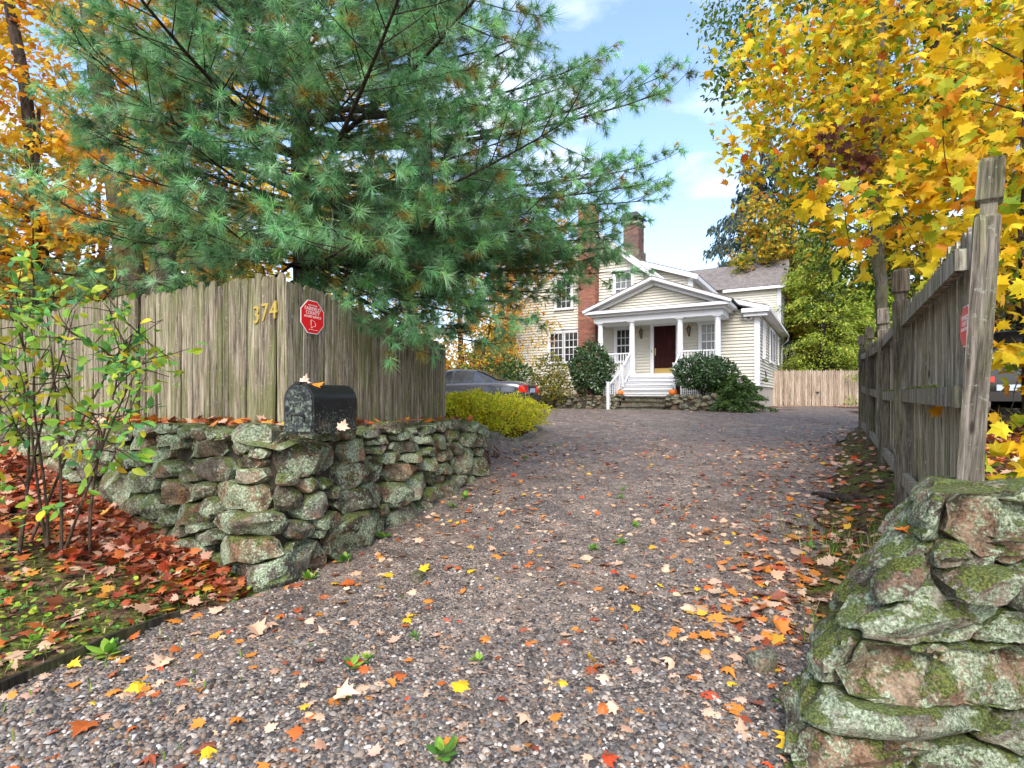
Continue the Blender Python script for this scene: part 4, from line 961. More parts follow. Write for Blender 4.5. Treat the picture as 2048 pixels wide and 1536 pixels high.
for s_ in (-1, 1):
    MB().bar((s_*2.88, -2.0, pz(2.88) - .10), (0, -2.0, 6.12 - .10), .06, .10).build('rake_moulding', M['white'], house)
    MB().bar((s_*2.84, -1.86, pz(2.84) - .14), (0, -1.86, 6.12 - .15), .26, .06).build('rake_soffit', M['white'], house)
    MB().bar((s_*2.75, -1.70, pz(2.75) - .23), (0, -1.70, 6.12 - .24), .12, .16).build('rake_board', M['white'], house)
# door
dm = WF(0, 2.345)
fr = MB().box(-.60, -.46, 0, .07, 0, 2.12, dm).box(.46, .60, 0, .07, 0, 2.12, dm).box(-.60, .60, 0, .071, 2.06, 2.2, dm).build('door_frame', M['white'], house)
MB().prism([(-.60, 2.04), (-.76, 2.24), (.76, 2.24), (.60, 2.04)], .072, .09, 'y', dm).build('door_crown', M['white'], fr)
dr = MB().box(-.455, .455, 0, .03, .0, 2.055, dm).build('door', M['door'], house)
for (u0, u1, z0, z1) in ((-.37, -.04, .34, .86), (.04, .37, .34, .86), (-.37, -.04, 1.0, 1.6), (.04, .37, 1.0, 1.6), (-.37, -.04, 1.70, 1.95), (.04, .37, 1.70, 1.95)):
    w_ = .03; MB().box(u0, u1, .031, .041, z0, z0+w_, dm).box(u0, u1, .031, .041, z1-w_, z1, dm).box(u0, u0+w_, .031, .041, z0+w_, z1-w_, dm).box(u1-w_, u1, .031, .041, z0+w_, z1-w_, dm).box(u0+.06, u1-.06, .031, .037, z0+.06, z1-.06, dm).build('panel', M['door'], dr)
MB().box(-.44, .44, .031, .036, .06, .27, dm).build('kick_plate', M['brass'], dr)
MB().box(-.42, -.375, .031, .045, .82, 1.12, dm).box(-.408, -.388, .045, .085, .86, .88, dm).box(-.408, -.388, .045, .085, 1.02, 1.04, dm).box(-.408, -.388, .075, .092, .86, 1.04, dm).build('handle', M['brass'], dr)
MB().box(-.55, -.53, .071, .085, .95, 1.06, dm).build('doorbell', M['black_iron'], fr)
# lattice under the porch
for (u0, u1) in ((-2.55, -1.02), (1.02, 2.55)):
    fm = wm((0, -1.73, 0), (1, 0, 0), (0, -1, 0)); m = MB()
    m.box(u0, u1, .0, .02, 1.94, 2.02, fm).box(u0, u0+.06, .0, .02, 1.45, 1.94, fm).box(u1-.06, u1, .0, .02, 1.45, 1.94, fm)
    for u in np.arange(u0 + .1, u1 - .08, .075): m.box(u, u + .028, .004, .012, 1.45, 1.94, fm)
    for z in np.arange(1.48, 1.92, .075): m.box(u0 + .06, u1 - .06, .0125, .018, z, z + .028, fm)
    m.build('lattice', M['white'], house)
    MB().box(u0, u1, -.2, -.15, 1.45, 1.94, fm).build('shade_board', M['core'], house)  # dark board stands in for the shaded void under the porch
# wooden steps
st = MB(); n_ = 5; rs, td = (2.34 - 1.50) / 5, .28
for i in range(1, n_):
    z = 2.34 - rs * i; y1 = -1.79 - td * (i - 1)
    MB().box(-.93, .95, y1 - td, y1, z - rs + .03, z - .035).build('riser', M['white'], house)
    MB().box(-.96, .98, y1 - td - .03, y1 + .0, z - .033, z).build('tread', M['porch'] if 'porch' in M else M['white'], house)
MB().box(-.98, 1.0, -1.79 - td * 3.9, -1.785, 1.42, 1.53).build('riser', M['white'], house)
# railings
def rail_run(x0, x1, y):
    m = MB().box(x0, x1, y - .035, y + .035, 3.16, 3.21).build('handrail', M['white'], house); MB().box(x0, x1, y - .025, y + .025, 2.42, 2.46).build('bottom_rail', M['white'], m)
    for x in np.arange(x0 + .07, x1 - .03, .115): MB().box(x - .016, x + .016, y - .016, y + .016, 2.46, 3.16).build('baluster', M['white'], m)
rail_run(-2.18, -1.06, -1.5); rail_run(1.07, 2.22, -1.5)
def stair_rail(x, ya, za, yb, zb, nb=5):
    """sloping rail from the upper post to the lower newel"""
    m = MB().bar((x, ya, za + .85), (x, yb, zb + .85), .06, .06).build('handrail', M['white'], house)
    MB().bar((x, ya, za + .12), (x, yb, zb + .12), .05, .06).build('bottom_rail', M['white'], m)
    MB().box(x - .05, x + .05, yb - .05, yb + .05, zb - .02, zb + .98).box(x - .065, x + .065, yb - .065, yb + .065, zb + .98, zb + 1.01).build('newel', M['white'], m)
    for i in range(1, nb):
        f = i / nb; y = ya + (yb - ya) * f; z = za + (zb - za) * f; MB().box(x - .015, x + .015, y - .015, y + .015, z + .15, z + .82).build('baluster', M['white'], m)
stair_rail(-.98, -1.62, 2.34, -2.55, 1.68); stair_rail(1.0, -1.62, 2.34, -2.55, 1.68)
MB().box(-1.03, -.93, -3.0, -2.9, 1.45, 2.42).build('newel', M['white'], house)
stair_rail(-.98, -2.95, 1.46, -4.1, .97, 5)
# lanterns
for x in (-1.0, .98):
    m = MB(); c = (x, -.14, 4.0)
    m.lathe([(.012, -.12), (.03, -.10), (.02, -.06), (.05, -.02), (.055, 0), (.012, .01)], 10, c).lathe([(.10, .22), (.07, .27), (.03, .31), (.012, .34), (.008, .38)], 8, c)
    for a in range(6):
        t_ = a * math.pi / 3; m.bar((x + .05*math.cos(t_), -.14 + .05*math.sin(t_), 4.0), (x + .095*math.cos(t_), -.14 + .095*math.sin(t_), 4.22), .008, .008)
    m.box(x - .01, x + .01, -.14, -.03, 4.30, 4.32).box(x - .035, x + .035, -.05, -.025, 3.9, 4.1)
    ln_ = m.build('lantern', M['lantern'], house); MB().lathe([(.045, .01), (.085, .21)], 6, c).build('lantern_glass', M['blind'], ln_)
# flood light at the corner, meter pipe and the little ornament on the side
m = MB().lathe([(.05, 0), (.055, .03), (.03, .05)], 10, (0, 0, 0), Matrix.Translation((3.22, -.03, 4.42)) @ Matrix.Rotation(R(90), 4, 'X'))
for s_ in (-1, 1): m.lathe([(.025, 0), (.05, .06), (.055, .13), (.0, .135)], 10, (0, 0, 0), Matrix.Translation((3.22 + s_*.04, -.07, 4.44)) @ Matrix.Rotation(R(70), 4, 'X') @ Matrix.Rotation(R(s_ * 50), 4, 'Y'))
m.build('flood_light', M['white'], house)
m = MB().tube([(3.60, 1.0, 2.1), (3.72, 1.0, 2.12), (3.74, 1.0, 2.3), (3.70, .98, 2.48)], [.03, .035, .03, .025], 8); m.build('spout', M['black_iron'], house, True)
MB().lathe([(.0, 0), (.07, .03), (.09, .08), (.06, .14), (0, .15)], 10, (3.74, 1.0, 2.0)).build('spout_bowl', M['stem'], house, True)

# ------------------------------------------------------------------ terrace in front of the house
TZ = 1.47
def W3(x, y, z): a, b = H2W(x, y); return (a, b, z)
m = MB(); pts = [(-9.5, -3.75), (-.72, -3.75), (-.72, -2.3), (1.0, -2.3), (1.0, -3.75), (2.4, -3.75), (3.1, -2.6), (3.1, .3), (-9.5, .3)]
m.add([W3(x, y, TZ) for x, y in pts] + [W3(x, y, .7) for x, y in pts], [tuple(range(9)), tuple(reversed(range(9, 18)))] + [(i, i+9, (i+1) % 9 + 9, (i+1) % 9) for i in range(9)])
o = m.build('terrace', M['soil']); tag(o, kind='structure')
a = o.data.color_attributes.new('Col', 'FLOAT_COLOR', 'POINT'); a.data.foreach_set('color', np.tile([.5, .5, .5, 1], len(o.data.vertices)).astype(np.float32))
tw1 = empty('stone_wall', (0, 0, 0), 0, 'low dark fieldstone retaining wall between the shrubs and the porch steps', 'stone wall')
pth = Path([H2W(-9.5, -3.9), H2W(-.75, -3.9), H2W(-.66, -3.75), H2W(-.66, -2.6)], H2W(-.7, -3.9), 1)
stone_wall(tw1, pth, [], lambda u: .93, lambda u: 1.50, M['stone_dark'], (-5.3, .5), bulge=.05, depth=.15, nang=14, seed=21, batter=.03, fill=(.42, .105), gap=.04, pw=4.5, rough=.10)
wall_core(tw1, pth, np.arange(-8.5, 1.1, .25), lambda u: .8, lambda u: 1.44, .03, .1, M['core'])
tw2 = empty('stone_wall', (0, 0, 0), 0, 'low stone retaining wall right of the porch steps behind the conifer shrub', 'stone wall')
pth2 = Path([H2W(.98, -2.6), H2W(.98, -3.75), H2W(1.05, -3.9), H2W(2.5, -3.9), H2W(3.3, -2.7)], H2W(1.0, -3.9), 1)
stone_wall(tw2, pth2, [], lambda u: .93, lambda u: 1.50, M['stone_dark'], (-.8, 2.2), bulge=.05, depth=.15, nang=14, seed=22, batter=.03, fill=(.40, .125), gap=.04, pw=4.0, rough=.10)
wall_core(tw2, pth2, np.arange(-1.2, 2.8, .25), lambda u: .8, lambda u: 1.44, .03, .1, M['core'])
steps = empty('stone_steps', (0, 0, 0), 0, 'three broad grey slate steps leading up to the white porch stairs', 'steps')
for i, (y0, z) in enumerate(((-4.15, 1.12), (-3.75, 1.29), (-3.35, 1.46))):
    m = MB(); p = [W3(-.66, y0, 0), W3(.98, y0, 0), W3(.98, y0 + .5, 0), W3(-.66, y0 + .5, 0)]
    def wobble(q, z_): return (q[0] + rnd.uniform(-.02, .02), q[1] + rnd.uniform(-.02, .02), z_)
    m.add([wobble(q, z - .05) for q in p] + [wobble(q, z) for q in p], [(0, 3, 2, 1), (4, 5, 6, 7), (0, 1, 5, 4), (1, 2, 6, 5), (2, 3, 7, 6), (3, 0, 4, 7)]); m.build('tread', M['slate'], steps)
    m = MB(); p = [W3(-.64, y0 + .05, 0), W3(.96, y0 + .05, 0), W3(.96, y0 + .45, 0), W3(-.64, y0 + .45, 0)]
    m.add([(q[0], q[1], z - .19) for q in p] + [(q[0], q[1], z - .053) for q in p], [(0, 3, 2, 1), (4, 5, 6, 7), (0, 1, 5, 4), (1, 2, 6, 5), (2, 3, 7, 6), (3, 0, 4, 7)]); m.build('riser', M['stone_dark'], steps)
m = MB(); p = [W3(-.7, -3.0, 0), W3(1.0, -3.0, 0), W3(1.0, -1.8, 0), W3(-.7, -1.8, 0)]
m.add([(q[0], q[1], 1.3) for q in p] + [(q[0], q[1], 1.455) for q in p], [(0, 3, 2, 1), (4, 5, 6, 7), (0, 1, 5, 4), (1, 2, 6, 5), (2, 3, 7, 6), (3, 0, 4, 7)]); m.build('landing', M['slate'], steps)

# pumpkins either side of the bottom step
def pumpkin(x, y, z, r, lab):
    root = empty('pumpkin', (x, y, z), 0, lab, 'pumpkin', 'pumpkins by the porch steps'); v = []; f = []; nu, nv = 36, 14
    for i in range(nv + 1):
        ph = math.pi * i / nv
        for j in range(nu):
            th = 2 * math.pi * j / nu; rr = r * math.sin(ph) ** .85 * (1 + .055 * math.cos(th * 9)); v.append((rr * math.cos(th), rr * math.sin(th), r * .82 * (1 - math.cos(ph)) - (.12 * r if ph < .4 or ph > 2.75 else 0)))
    for i in range(nv):
        for j in range(nu): f.append((i*nu+j, i*nu+(j+1) % nu, (i+1)*nu+(j+1) % nu, (i+1)*nu+j))
    MB().add(v, f).build('body', M['orange'], root, True)
    MB().tube([(0, 0, r*1.4), (0, 0, r*1.62), (.02, .01, r*1.85)], [.028, .02, .018], 6).build('stem', M['stem'], root, True)
x, y = H2W(-.92, -3.05); pumpkin(x, y, 1.47, .135, 'orange pumpkin at the foot of the steps, beside the white newel')
x, y = H2W(1.06, -2.95); pumpkin(x, y, 1.47, .15, 'orange pumpkin at the foot of the steps, beside the dark holly')

# granite curb round the yellow shrub bed
curb = empty('curb', (0, 0, 0), 0, 'granite block curb edging the yellow shrub bed', 'curb')
cp_ = [(-.40, 8.0), (-.34, 8.6), (-.1, 9.4), (.18, 10.3), (.48, 11.3), (.62, 12.1), (.55, 12.8), (.1, 13.35), (-.8, 13.7), (-2.2, 13.9)]
for (a, b) in zip(cp_[:-1], cp_[1:]):
    a = np.array(a); b = np.array(b); n_ = max(1, round(np.linalg.norm(b - a) / .30))
    for i in range(n_):
        p = a + (b - a) * (i + .03) / n_; q = a + (b - a) * (i + .97) / n_; z = float(ground(*(p + q) / 2)) - .015 + rnd.uniform(-.008, .008)
        o = MB().bar((*p, z), (*q, z), .12 + rnd.uniform(-.01, .01), .16).build('block', M['curb'], curb)
# dark timber edging at the left of the gravel
ed = [(-3.1, 1.25), (-2.6, 1.95), (-2.27, 2.38), (-2.08, 2.85), (-1.93, 3.12)]
m = MB()
for a, b in zip(ed[:-1], ed[1:]): m.bar((*a, float(ground(*a)) + .02), (*b, float(ground(*b)) + .02), .02, .075)
tag(m.build('edging_board', M['timber']), 'dark timber edging board between the moss and the gravel', 'edging')
a, b = (2.62, 4.05), (2.28, 4.75)
m = MB().tube([(3.95, 4.95, .50), (3.72, 5.25, .46), (3.48, 5.6, .42), (3.36, 6.0, .40)], [.03, .045, .05, .025], 8); tag(m.build('log', M['bark'], smooth=True), 'short dark log lying at the verge by the right fence', 'log')

# ------------------------------------------------------------------ vehicles
def car_mesh(root, L_, hw, roof_h, stations, glassrows, paint, name):
    """stations: x, belt z, top z, top half width, is greenhouse"""
    rows = 9; V = []
    for (x, zb, zt, tw, bw, zs) in stations:
        pts = [(bw * .90, zs), (bw * .97, zs + .12), (bw, zs + (zb - zs) * .55), (bw * .985, zb - .10), (bw * .955, zb)]
        gh = zt - zb
        pts += [(bw * .93, zb + min(.03, gh * .3)), (tw, zt - min(.05, gh * .35)), (tw * .78, zt - min(.012, gh * .1)), (0, zt)]
        V.append(pts)
    ns = len(stations)
    def P(i, j, sgn): return (stations[i][0], sgn * V[i][j][0], V[i][j][1])
    v = []; f = []
    for i in range(ns):
        for j in range(rows): v.append(P(i, j, 1))
        for j in range(rows - 1): v.append(P(i, j, -1))
    w = 2 * rows - 1
    def idx(i, j, s_): return i * w + j if s_ == 1 or j == rows - 1 else i * w + rows + j
    for i in range(ns - 1):
        for j in range(rows - 1):
            for s_ in (1, -1): f.append((idx(i, j, s_), idx(i+1, j, s_), idx(i+1, j+1, s_), idx(i, j+1, s_)))
    for i in (0, ns - 1):
        f.append(tuple([idx(i, j, 1) for j in range(rows)] + [idx(i, j, -1) for j in reversed(range(rows - 1))]))
    body = MB().add(v, f).build('body', M[paint], root, True, sharp=50)
    def panel(nm, i0, i1, j0, j1, sg, mat, inset=.12, off=.006):
        """glass set into body faces i0..i1 x j0..j1"""
        vs_ = []; fs = []
        for i in range(i0, i1 + 1):
            for j in range(j0, j1 + 1):
                vs_.append(Vector(P(i, j, sg)))
        nj = j1 - j0 + 1; c = sum(vs_, Vector()) / len(vs_); q = []
        for k, p in enumerate(vs_):
            i, j = k // nj, k % nj; t_ = c.lerp(p, 1 - inset); out = Vector((0, sg * 1.0, .45)) if sg else Vector((0, 0, 1)); q.append(t_ + out.normalized() * off)
        for i in range(i1 - i0):
            for j in range(nj - 1): fs.append((i*nj+j, (i+1)*nj+j, (i+1)*nj+j+1, i*nj+j+1))
        # thickness
        n_ = len(q); q2 = [p - (Vector((0, sg, .45)) if sg else Vector((0, 0, 1))).normalized() * .015 for p in q]
        MB().add(q, fs).add(q2, fs).build(nm, M[mat], root, True)
    return body, panel, P

def wheel(root, x, y, r):
    m = MB(); mt_ = Matrix.Translation((x, y, r)) @ Matrix.Rotation(R(90), 4, 'X')
    ty = MB().lathe([(r*.6, -.1), (r*.95, -.1), (r, -.07), (r, .07), (r*.95, .1), (r*.6, .1)], 24, (0, 0, 0), mt_).build('wheel', M['tyre'], root, True, sharp=40)
    MB().lathe([(.05, -.105), (r*.6, -.1), (r*.62, 0), (r*.6, .1), (.05, .105)], 20, (0, 0, 0), mt_).build('rim', M['chrome'], ty, True, sharp=30)

sed = empty('sedan', (.30, 17.15, 0), 0, 'dark grey sedan parked behind the yellow shrubs, red tail lamps toward the house', 'car')
# local x: forward
S_ = [(-2.28, .80, .86, .60, .80, .38), (-2.20, .88, .95, .66, .86, .30), (-1.95, .93, 1.035, .70, .90, .25), (-1.50, .95, 1.06, .70, .91, .22), (-1.30, .955, 1.09, .68, .91, .22), (-1.02, .955, 1.23, .62, .91, .22), (-.62, .95, 1.385, .585, .91, .22), (-.30, .945, 1.425, .58, .91, .22), (.10, .94, 1.435, .58, .91, .22), (.45, .93, 1.40, .58, .91, .22), (.85, .92, 1.22, .64, .91, .22), (1.25, .91, 1.00, .70, .90, .22), (1.6, .86, .93, .68, .89, .24), (2.1, .74, .82, .60, .84, .26), (2.3, .58, .66, .5, .76, .34)]
body, panel, PP = car_mesh(sed, 4.6, .91, 1.43, S_, None, 'carpaint', 'sedan')
for sg in (1, -1):
    panel('side_window', 8, 11, 5, 6, sg, 'glass', .10); panel('side_window', 6, 8, 5, 6, sg, 'glass', .08); panel('side_window', 4, 6, 5, 6, sg, 'glass', .22)
def cap_panel(nm, i0, i1, fr, mat, off=.012):
    q = []; 
    for i in range(i0, i1 + 1):
        for y_ in (-1, -.5, 0, .5, 1):
            x0, _, z0 = PP(i, 8, 1); zz = z0 - (z0 - PP(i, 7, 1)[2]) * (abs(y_) ** 2); q.append((x0, y_ * PP(i, 7, 1)[1] * fr, zz + off))
    fs = [(i*5+j, (i+1)*5+j, (i+1)*5+j+1, i*5+j+1) for i in range(i1 - i0) for j in range(4)]
    MB().add(q, fs).build(nm, M[mat], sed, True)
cap_panel('rear_window', 3, 6, 1.12, 'glass'); cap_panel('windshield', 9, 11, 1.1, 'glass')
for sg in (1, -1):
    MB().add([(-2.31, sg*.60, .68), (-2.31, sg*.82, .68), (-2.09, sg*.915, .70), (-2.12, sg*.912, .88), (-2.22, sg*.86, .90), (-2.31, sg*.64, .88), (-2.2, sg*.6, .68), (-2.2, sg*.64, .88)], [(0, 1, 4, 5), (1, 2, 3, 4), (0, 5, 7, 6)]).build('tail_lamp', M['redlens'], sed)
MB().box(-2.315, -2.29, -.26, .26, .68, .82).build('number_plate', M['plate'], sed)
MB().box(-2.40, -2.22, -.80, .80, .38, .58).build('bumper', M['carpaint'], sed); MB().box(-2.32, -2.28, -.42, .42, .83, .87).build('trunk_trim', M['black_iron'], sed)
for x in (-1.36, 1.36):
    for y in (-.82, .82): wheel(sed, x, y, .32)
for sg in (1, -1): MB().box(-.42, -.20, sg*.91 - .012, sg*.91 + .022, .78, .81).box(.62, .84, sg*.91 - .012, sg*.91 + .022, .77, .80).build('door_handle', M['carpaint'], sed)
MB().box(.78, .92, .90, 1.05, .95, 1.07).box(.78, .92, -1.05, -.90, .95, 1.07).build('side_mirror', M['carpaint'], sed)
sed.rotation_euler = (0, 0, R(180 - 17)); sed.location = (-1.55, 17.6, .90)

suv = empty('suv', (8.2, 8.6, .62), R(62), 'black parked vehicle with a red tail lamp strip, behind the right fence', 'car')
S2_ = [(-2.3, 1.00, 1.06, .70, .86, .45), (-2.25, 1.05, 1.25, .72, .92, .35), (-2.0, 1.08, 1.62, .66, .94, .3), (-1.6, 1.08, 1.70, .66, .95, .28), (-.5, 1.06, 1.74, .66, .95, .28), (.5, 1.05, 1.70, .66, .95, .28), (.95, 1.04, 1.45, .68, .95, .28), (1.35, 1.02, 1.12, .74, .95, .28), (2.1, .90, 1.0, .7, .92, .3), (2.35, .7, .8, .6, .84, .4)]
body, panel2, PP2 = car_mesh(suv, 4.7, .95, 1.74, S2_, None, 'carblack', 'suv')
for sg in (1, -1):
    panel2('side_window', 2, 4, 5, 6, sg, 'glass', .1); panel2('side_window', 4, 6, 5, 6, sg, 'glass', .1)
    MB().box(-2.34, -2.20, sg*.55 - .36, sg*.55 + .36, .76, .86).build('tail_lamp', M['redlens'], suv)
MB().box(-2.33, -2.28, -.16, .16, .62, .72).build('number_plate', M['plate'], suv); MB().box(-2.36, -2.2, -.86, .86, .44, .60).build('bumper', M['carblack'], suv)
for x in (-1.4, 1.4):
    for y in (-.85, .85): wheel(suv, x, y, .36)
suv.rotation_euler = (0, 0, R(64)); suv.location = (9.35, 11.1, float(ground(9.35, 11.1)) - .02)

# ------------------------------------------------------------------ foliage tools
def unit(v): return v / (np.linalg.norm(v, axis=-1, keepdims=True) + 1e-9)
def orient(d, n):
    """rotation matrices with y along d and z near n"""
    d = unit(d); n = unit(n - (n * d).sum(1, keepdims=True) * d); x = np.cross(d, n); return np.stack([x, d, n], -1)
def leaf_template(kind):
    if kind == 'maple':
        h = [(.0, -.02), (.16, -.14), (.22, .0), (.50, .0), (.40, .16), (.66, .44), (.40, .42), (.28, .50), (.34, .68), (.17, .64), (0, 1.0)]
    elif kind == 'maple_low': h = [(0, 0), (.30, -.08), (.30, .12), (.62, .38), (.30, .46), (0, 1.0)]
    elif kind == 'oval': h = [(0, 0), (.20, .22), (.25, .5), (.16, .8), (0, 1.0)]
    elif kind == 'small': h = [(0, 0), (.26, .45), (0, 1.0)]
    else: h = [(0, 0), (.48, .15), (.55, .55), (.3, .9), (0, 1.0)]
    o = h + [(-a, b) for a, b in reversed(h[1:-1])]; n = len(o)
    v = [(0, .34, .0)] + [(a, b, -.22 * abs(a) - .18 * (b - .35) ** 2) for a, b in o]
    if kind == 'small':
        v = [(a, b, -.15 * abs(a)) for a, b in o]; return np.array(v), np.array([(0, 1, 2), (0, 2, 3)])
    f = [(0, 1 + i, 1 + (i + 1) % n) for i in range(n)]
    if kind == 'maple': k = len(v); v += [(-.012, .02, .0), (.012, .02, .0), (.05, -.52, .03)]; f.append((k, k + 1, k + 2))
    return np.array(v, float), np.array(f)
LT = {k: leaf_template(k) for k in ('maple', 'maple_low', 'oval', 'small', 'round')}
def pick(pal, n, p=None, v=.18):
    pal = np.array(pal); p = None if p is None else np.array(p) / np.sum(p); c = pal[rng.choice(len(pal), n, p=p)]; return np.clip(c * rng.uniform(1 - v, 1 + v, (n, 1)) * rng.uniform(.94, 1.06, (n, 3)), 0, 1)
def ellipsoid_pts(n, c, r, shell=.6):
    d = unit(rng.normal(size=(n, 3))); rad = rng.random(n) ** (1 / 3); rad = np.where(rng.random(n) < shell, .72 + .28 * rng.random(n) ** .6, rad)
    lump = 1 + .16 * np.sin(d[:, 0] * 5 + c[0] * 3) * np.sin(d[:, 1] * 6 + 1) + .12 * np.sin(d[:, 2] * 8 + d[:, 0] * 7)
    return np.array(c) + d * (rad * lump)[:, None] * np.array(r), d
def leaf_parts(parent, kind, pos, mats, scl, cols, mat, name='leaf'):
    """single leaves as objects that share four meshes"""
    tv_, tf_ = LT[kind]; ms = []
    for k in range(4):
        v = tv_.copy(); v[:, 2] += (k - 1.5) * .16 * v[:, 0] * (v[:, 1]) + (.10 if k % 2 else -.12) * np.sin(v[:, 1] * 3)
        me = bpy.data.meshes.new(name); me.from_pydata([tuple(q) for q in v], [], [tuple(f) for f in tf_]); me.materials.append(mat); me.update(); ms.append(me)
    out = []
    for i in range(len(pos)):
        o = link(name, ms[i % 4], parent); m4 = np.eye(4); m4[:3, :3] = mats[i] * scl[i] * np.array((rng.uniform(.72, 1.08), 1, rng.uniform(.3, 2.6))); m4[:3, 3] = pos[i]; o.matrix_local = Matrix(m4.tolist()); o.color = (*[float(q) for q in cols[i]], 1); out.append(o)
    return out
def in_view(p):
    y = np.maximum(p[:, 1], .01); return (p[:, 1] > .5) & (abs(p[:, 0] / y) < .96) & ((p[:, 2] - CAMZ) / y < .745) & ((p[:, 2] - CAMZ) / y > -.70)

def skeleton(trunk, r0, r1, targets, up=.12, wander=.06, rmax=.03):
    """trunk polyline plus one curved branch to each target, grown from the nearest wood"""
    tp = [np.array(p, float) for p in trunk]; dense = []
    for a, b in zip(tp[:-1], tp[1:]):
        n = max(2, int(np.linalg.norm(b - a) / .15)); dense += [a + (b - a) * i / n for i in range(n)]
    dense.append(tp[-1]); N = np.array(dense); rad = np.linspace(r0, r1, len(N)); skip = max(3, int(len(N) * .12)); NP = [N[skip:]]; NR = [rad[skip:]]
    axis = N.mean(0); lines = []
    ts = sorted(targets, key=lambda t: np.hypot(t[0] - axis[0], t[1] - axis[1]))
    for t in ts:
        P_ = np.concatenate(NP); Rr = np.concatenate(NR); d = np.linalg.norm(P_ - t, axis=1); cost = d + .9 * np.maximum(0, P_[:, 2] - t[2] + .25 * d)
        k = int(np.argmin(cost)); a = P_[k]; L_ = d[k]
        if L_ < .08: continue
        n = max(3, int(L_ / .2)); c = a + (t - a) * .45 + np.array((0, 0, up * L_)) + rng.normal(0, wander * L_, 3); s = np.linspace(0, 1, n + 1)[:, None]
        q = (1 - s) ** 2 * a + 2 * s * (1 - s) * c + s ** 2 * t; rr0 = min(Rr[k] * .7, rmax, .006 + .014 * L_); rr = np.linspace(rr0, .0035, n + 1)
        lines.append((q, rr)); NP.append(q[1:]); NR.append(rr[1:])
    return N, rad, lines

def build_tree(name, label, cat, trunk, r0, r1, ell, ntargets, nleaf, size, kind, pal, palp=None, bark='bark', leafmat='leaf', group=None, parts=0, up=.12, droop=.35, spreadr=.22, extra=None, twin=None, rmax=.03, shell=.55, flat=.75, dead=None, void=None):
    root = empty(name, tuple(trunk[0]), 0, label, cat, group); base = np.array(trunk[0])
    tg = []
    for c, r, w in ell:
        p, _ = ellipsoid_pts(int(ntargets * w), c, r, shell); tg += list(p)
    if extra is not None: tg += [np.array(q) for q in extra]
    N, rad, lines = skeleton(trunk, r0, r1, tg, up=up, rmax=rmax)
    m = MB(); n8 = 12 if r0 > .1 else 8
    pts = [p + (np.array((rng.normal(0, .01), rng.normal(0, .01), 0)) if 0 < i < len(N) - 1 else 0) - base for i, p in enumerate(N)][::2] + [N[-1] - base]; rr = list(rad[::2]) + [rad[-1]]
    rr = [r * (1 + .35 * math.exp(-i / 1.5)) if i < 5 else r for i, r in enumerate(rr)]
    m.tube(pts, rr, n8); m.build('trunk', M[bark], root, True)
    if twin is not None:
        m = MB(); tp = [np.array(p) - base for p in twin[0]]; m.tube(tp, list(np.linspace(twin[1], twin[1] * .6, len(tp))), n8); m.build('trunk', M[bark], root, True)
    m = MB()
    for q, r_ in lines: m.tube([p - base for p in q], r_, 5 if len(q) > 4 else 4, cap=False)
    if lines: tag(m.build('branches', M[bark], root, True), kind='stuff')
    # leaves along the outer reach of every branch
    w = np.array([max(.3, len(q) - 1) for q, _ in lines]); idx = rng.choice(len(lines), nleaf, p=w / w.sum()); t = rng.random(nleaf) ** .7; pos = np.zeros((nleaf, 3)); dr_ = np.zeros((nleaf, 3))
    for i in range(nleaf):
        q = lines[idx[i]][0]; f = (.25 + .75 * t[i]) * (len(q) - 1); k = min(int(f), len(q) - 2); pos[i] = q[k] + (q[k+1] - q[k]) * (f - k); dr_[i] = q[k+1] - q[k]
    pos += rng.normal(0, spreadr, (nleaf, 3)) * np.array((1, 1, .7)); d = unit(dr_) * .6 + rng.normal(0, .55, (nleaf, 3)); d[:, 2] -= droop
    nrm = rng.normal(0, .5, (nleaf, 3)); nrm[:, 2] += flat; nrm[:, 1] -= .35
    mats = orient(d, nrm); scl = size * rng.uniform(.65, 1.25, nleaf); cols = pick(pal, nleaf, palp)
    if dead is not None: near = np.linalg.norm(pos - np.array(dead[0]), axis=1) < dead[1]; cols[near] = pick([(.15, .05, .045), (.22, .085, .06), (.10, .035, .035)], int(near.sum()))
    ok = pos[:, 2] > .5
    if void is not None: ok &= np.linalg.norm((pos - np.array(void[0])) / np.array(void[1]), axis=1) > 1
    pos, mats, scl, cols = pos[ok], mats[ok], scl[ok], cols[ok]
    if parts:
        see = in_view(pos); dist = np.linalg.norm(pos - np.array((0, 0, CAMZ)), axis=1); big = np.argsort(np.where(see, dist / scl, 1e9))[:parts]
        leaf_parts(root, kind, pos[big] - base, mats[big], scl[big], cols[big], M['leaf_obj']); keep = np.ones(len(pos), bool); keep[big] = False; pos, mats, scl, cols = pos[keep], mats[keep], scl[keep], cols[keep]
    V, F, C = spread(*LT[kind], pos - base, mats, np.stack([scl * rng.uniform(.7, 1.08, len(scl)), scl, scl * rng.uniform(.3, 2.6, len(scl))], 1), cols, .05)
    tag(mesh_np('crown', V, F, M[leafmat], root, C), kind='stuff'); return root

YEL = [(.80, .56, .015), (.78, .46, .012), (.74, .62, .03), (.66, .27, .012), (.46, .52, .03), (.20, .34, .02), (.52, .12, .01)]
ORG = [(.80, .43, .02), (.78, .52, .025), (.70, .27, .015), (.58, .17, .012), (.62, .54, .05)]
GRN = [(.10, .20, .025), (.06, .14, .02), (.16, .26, .03), (.30, .34, .04), (.05, .10, .02)]

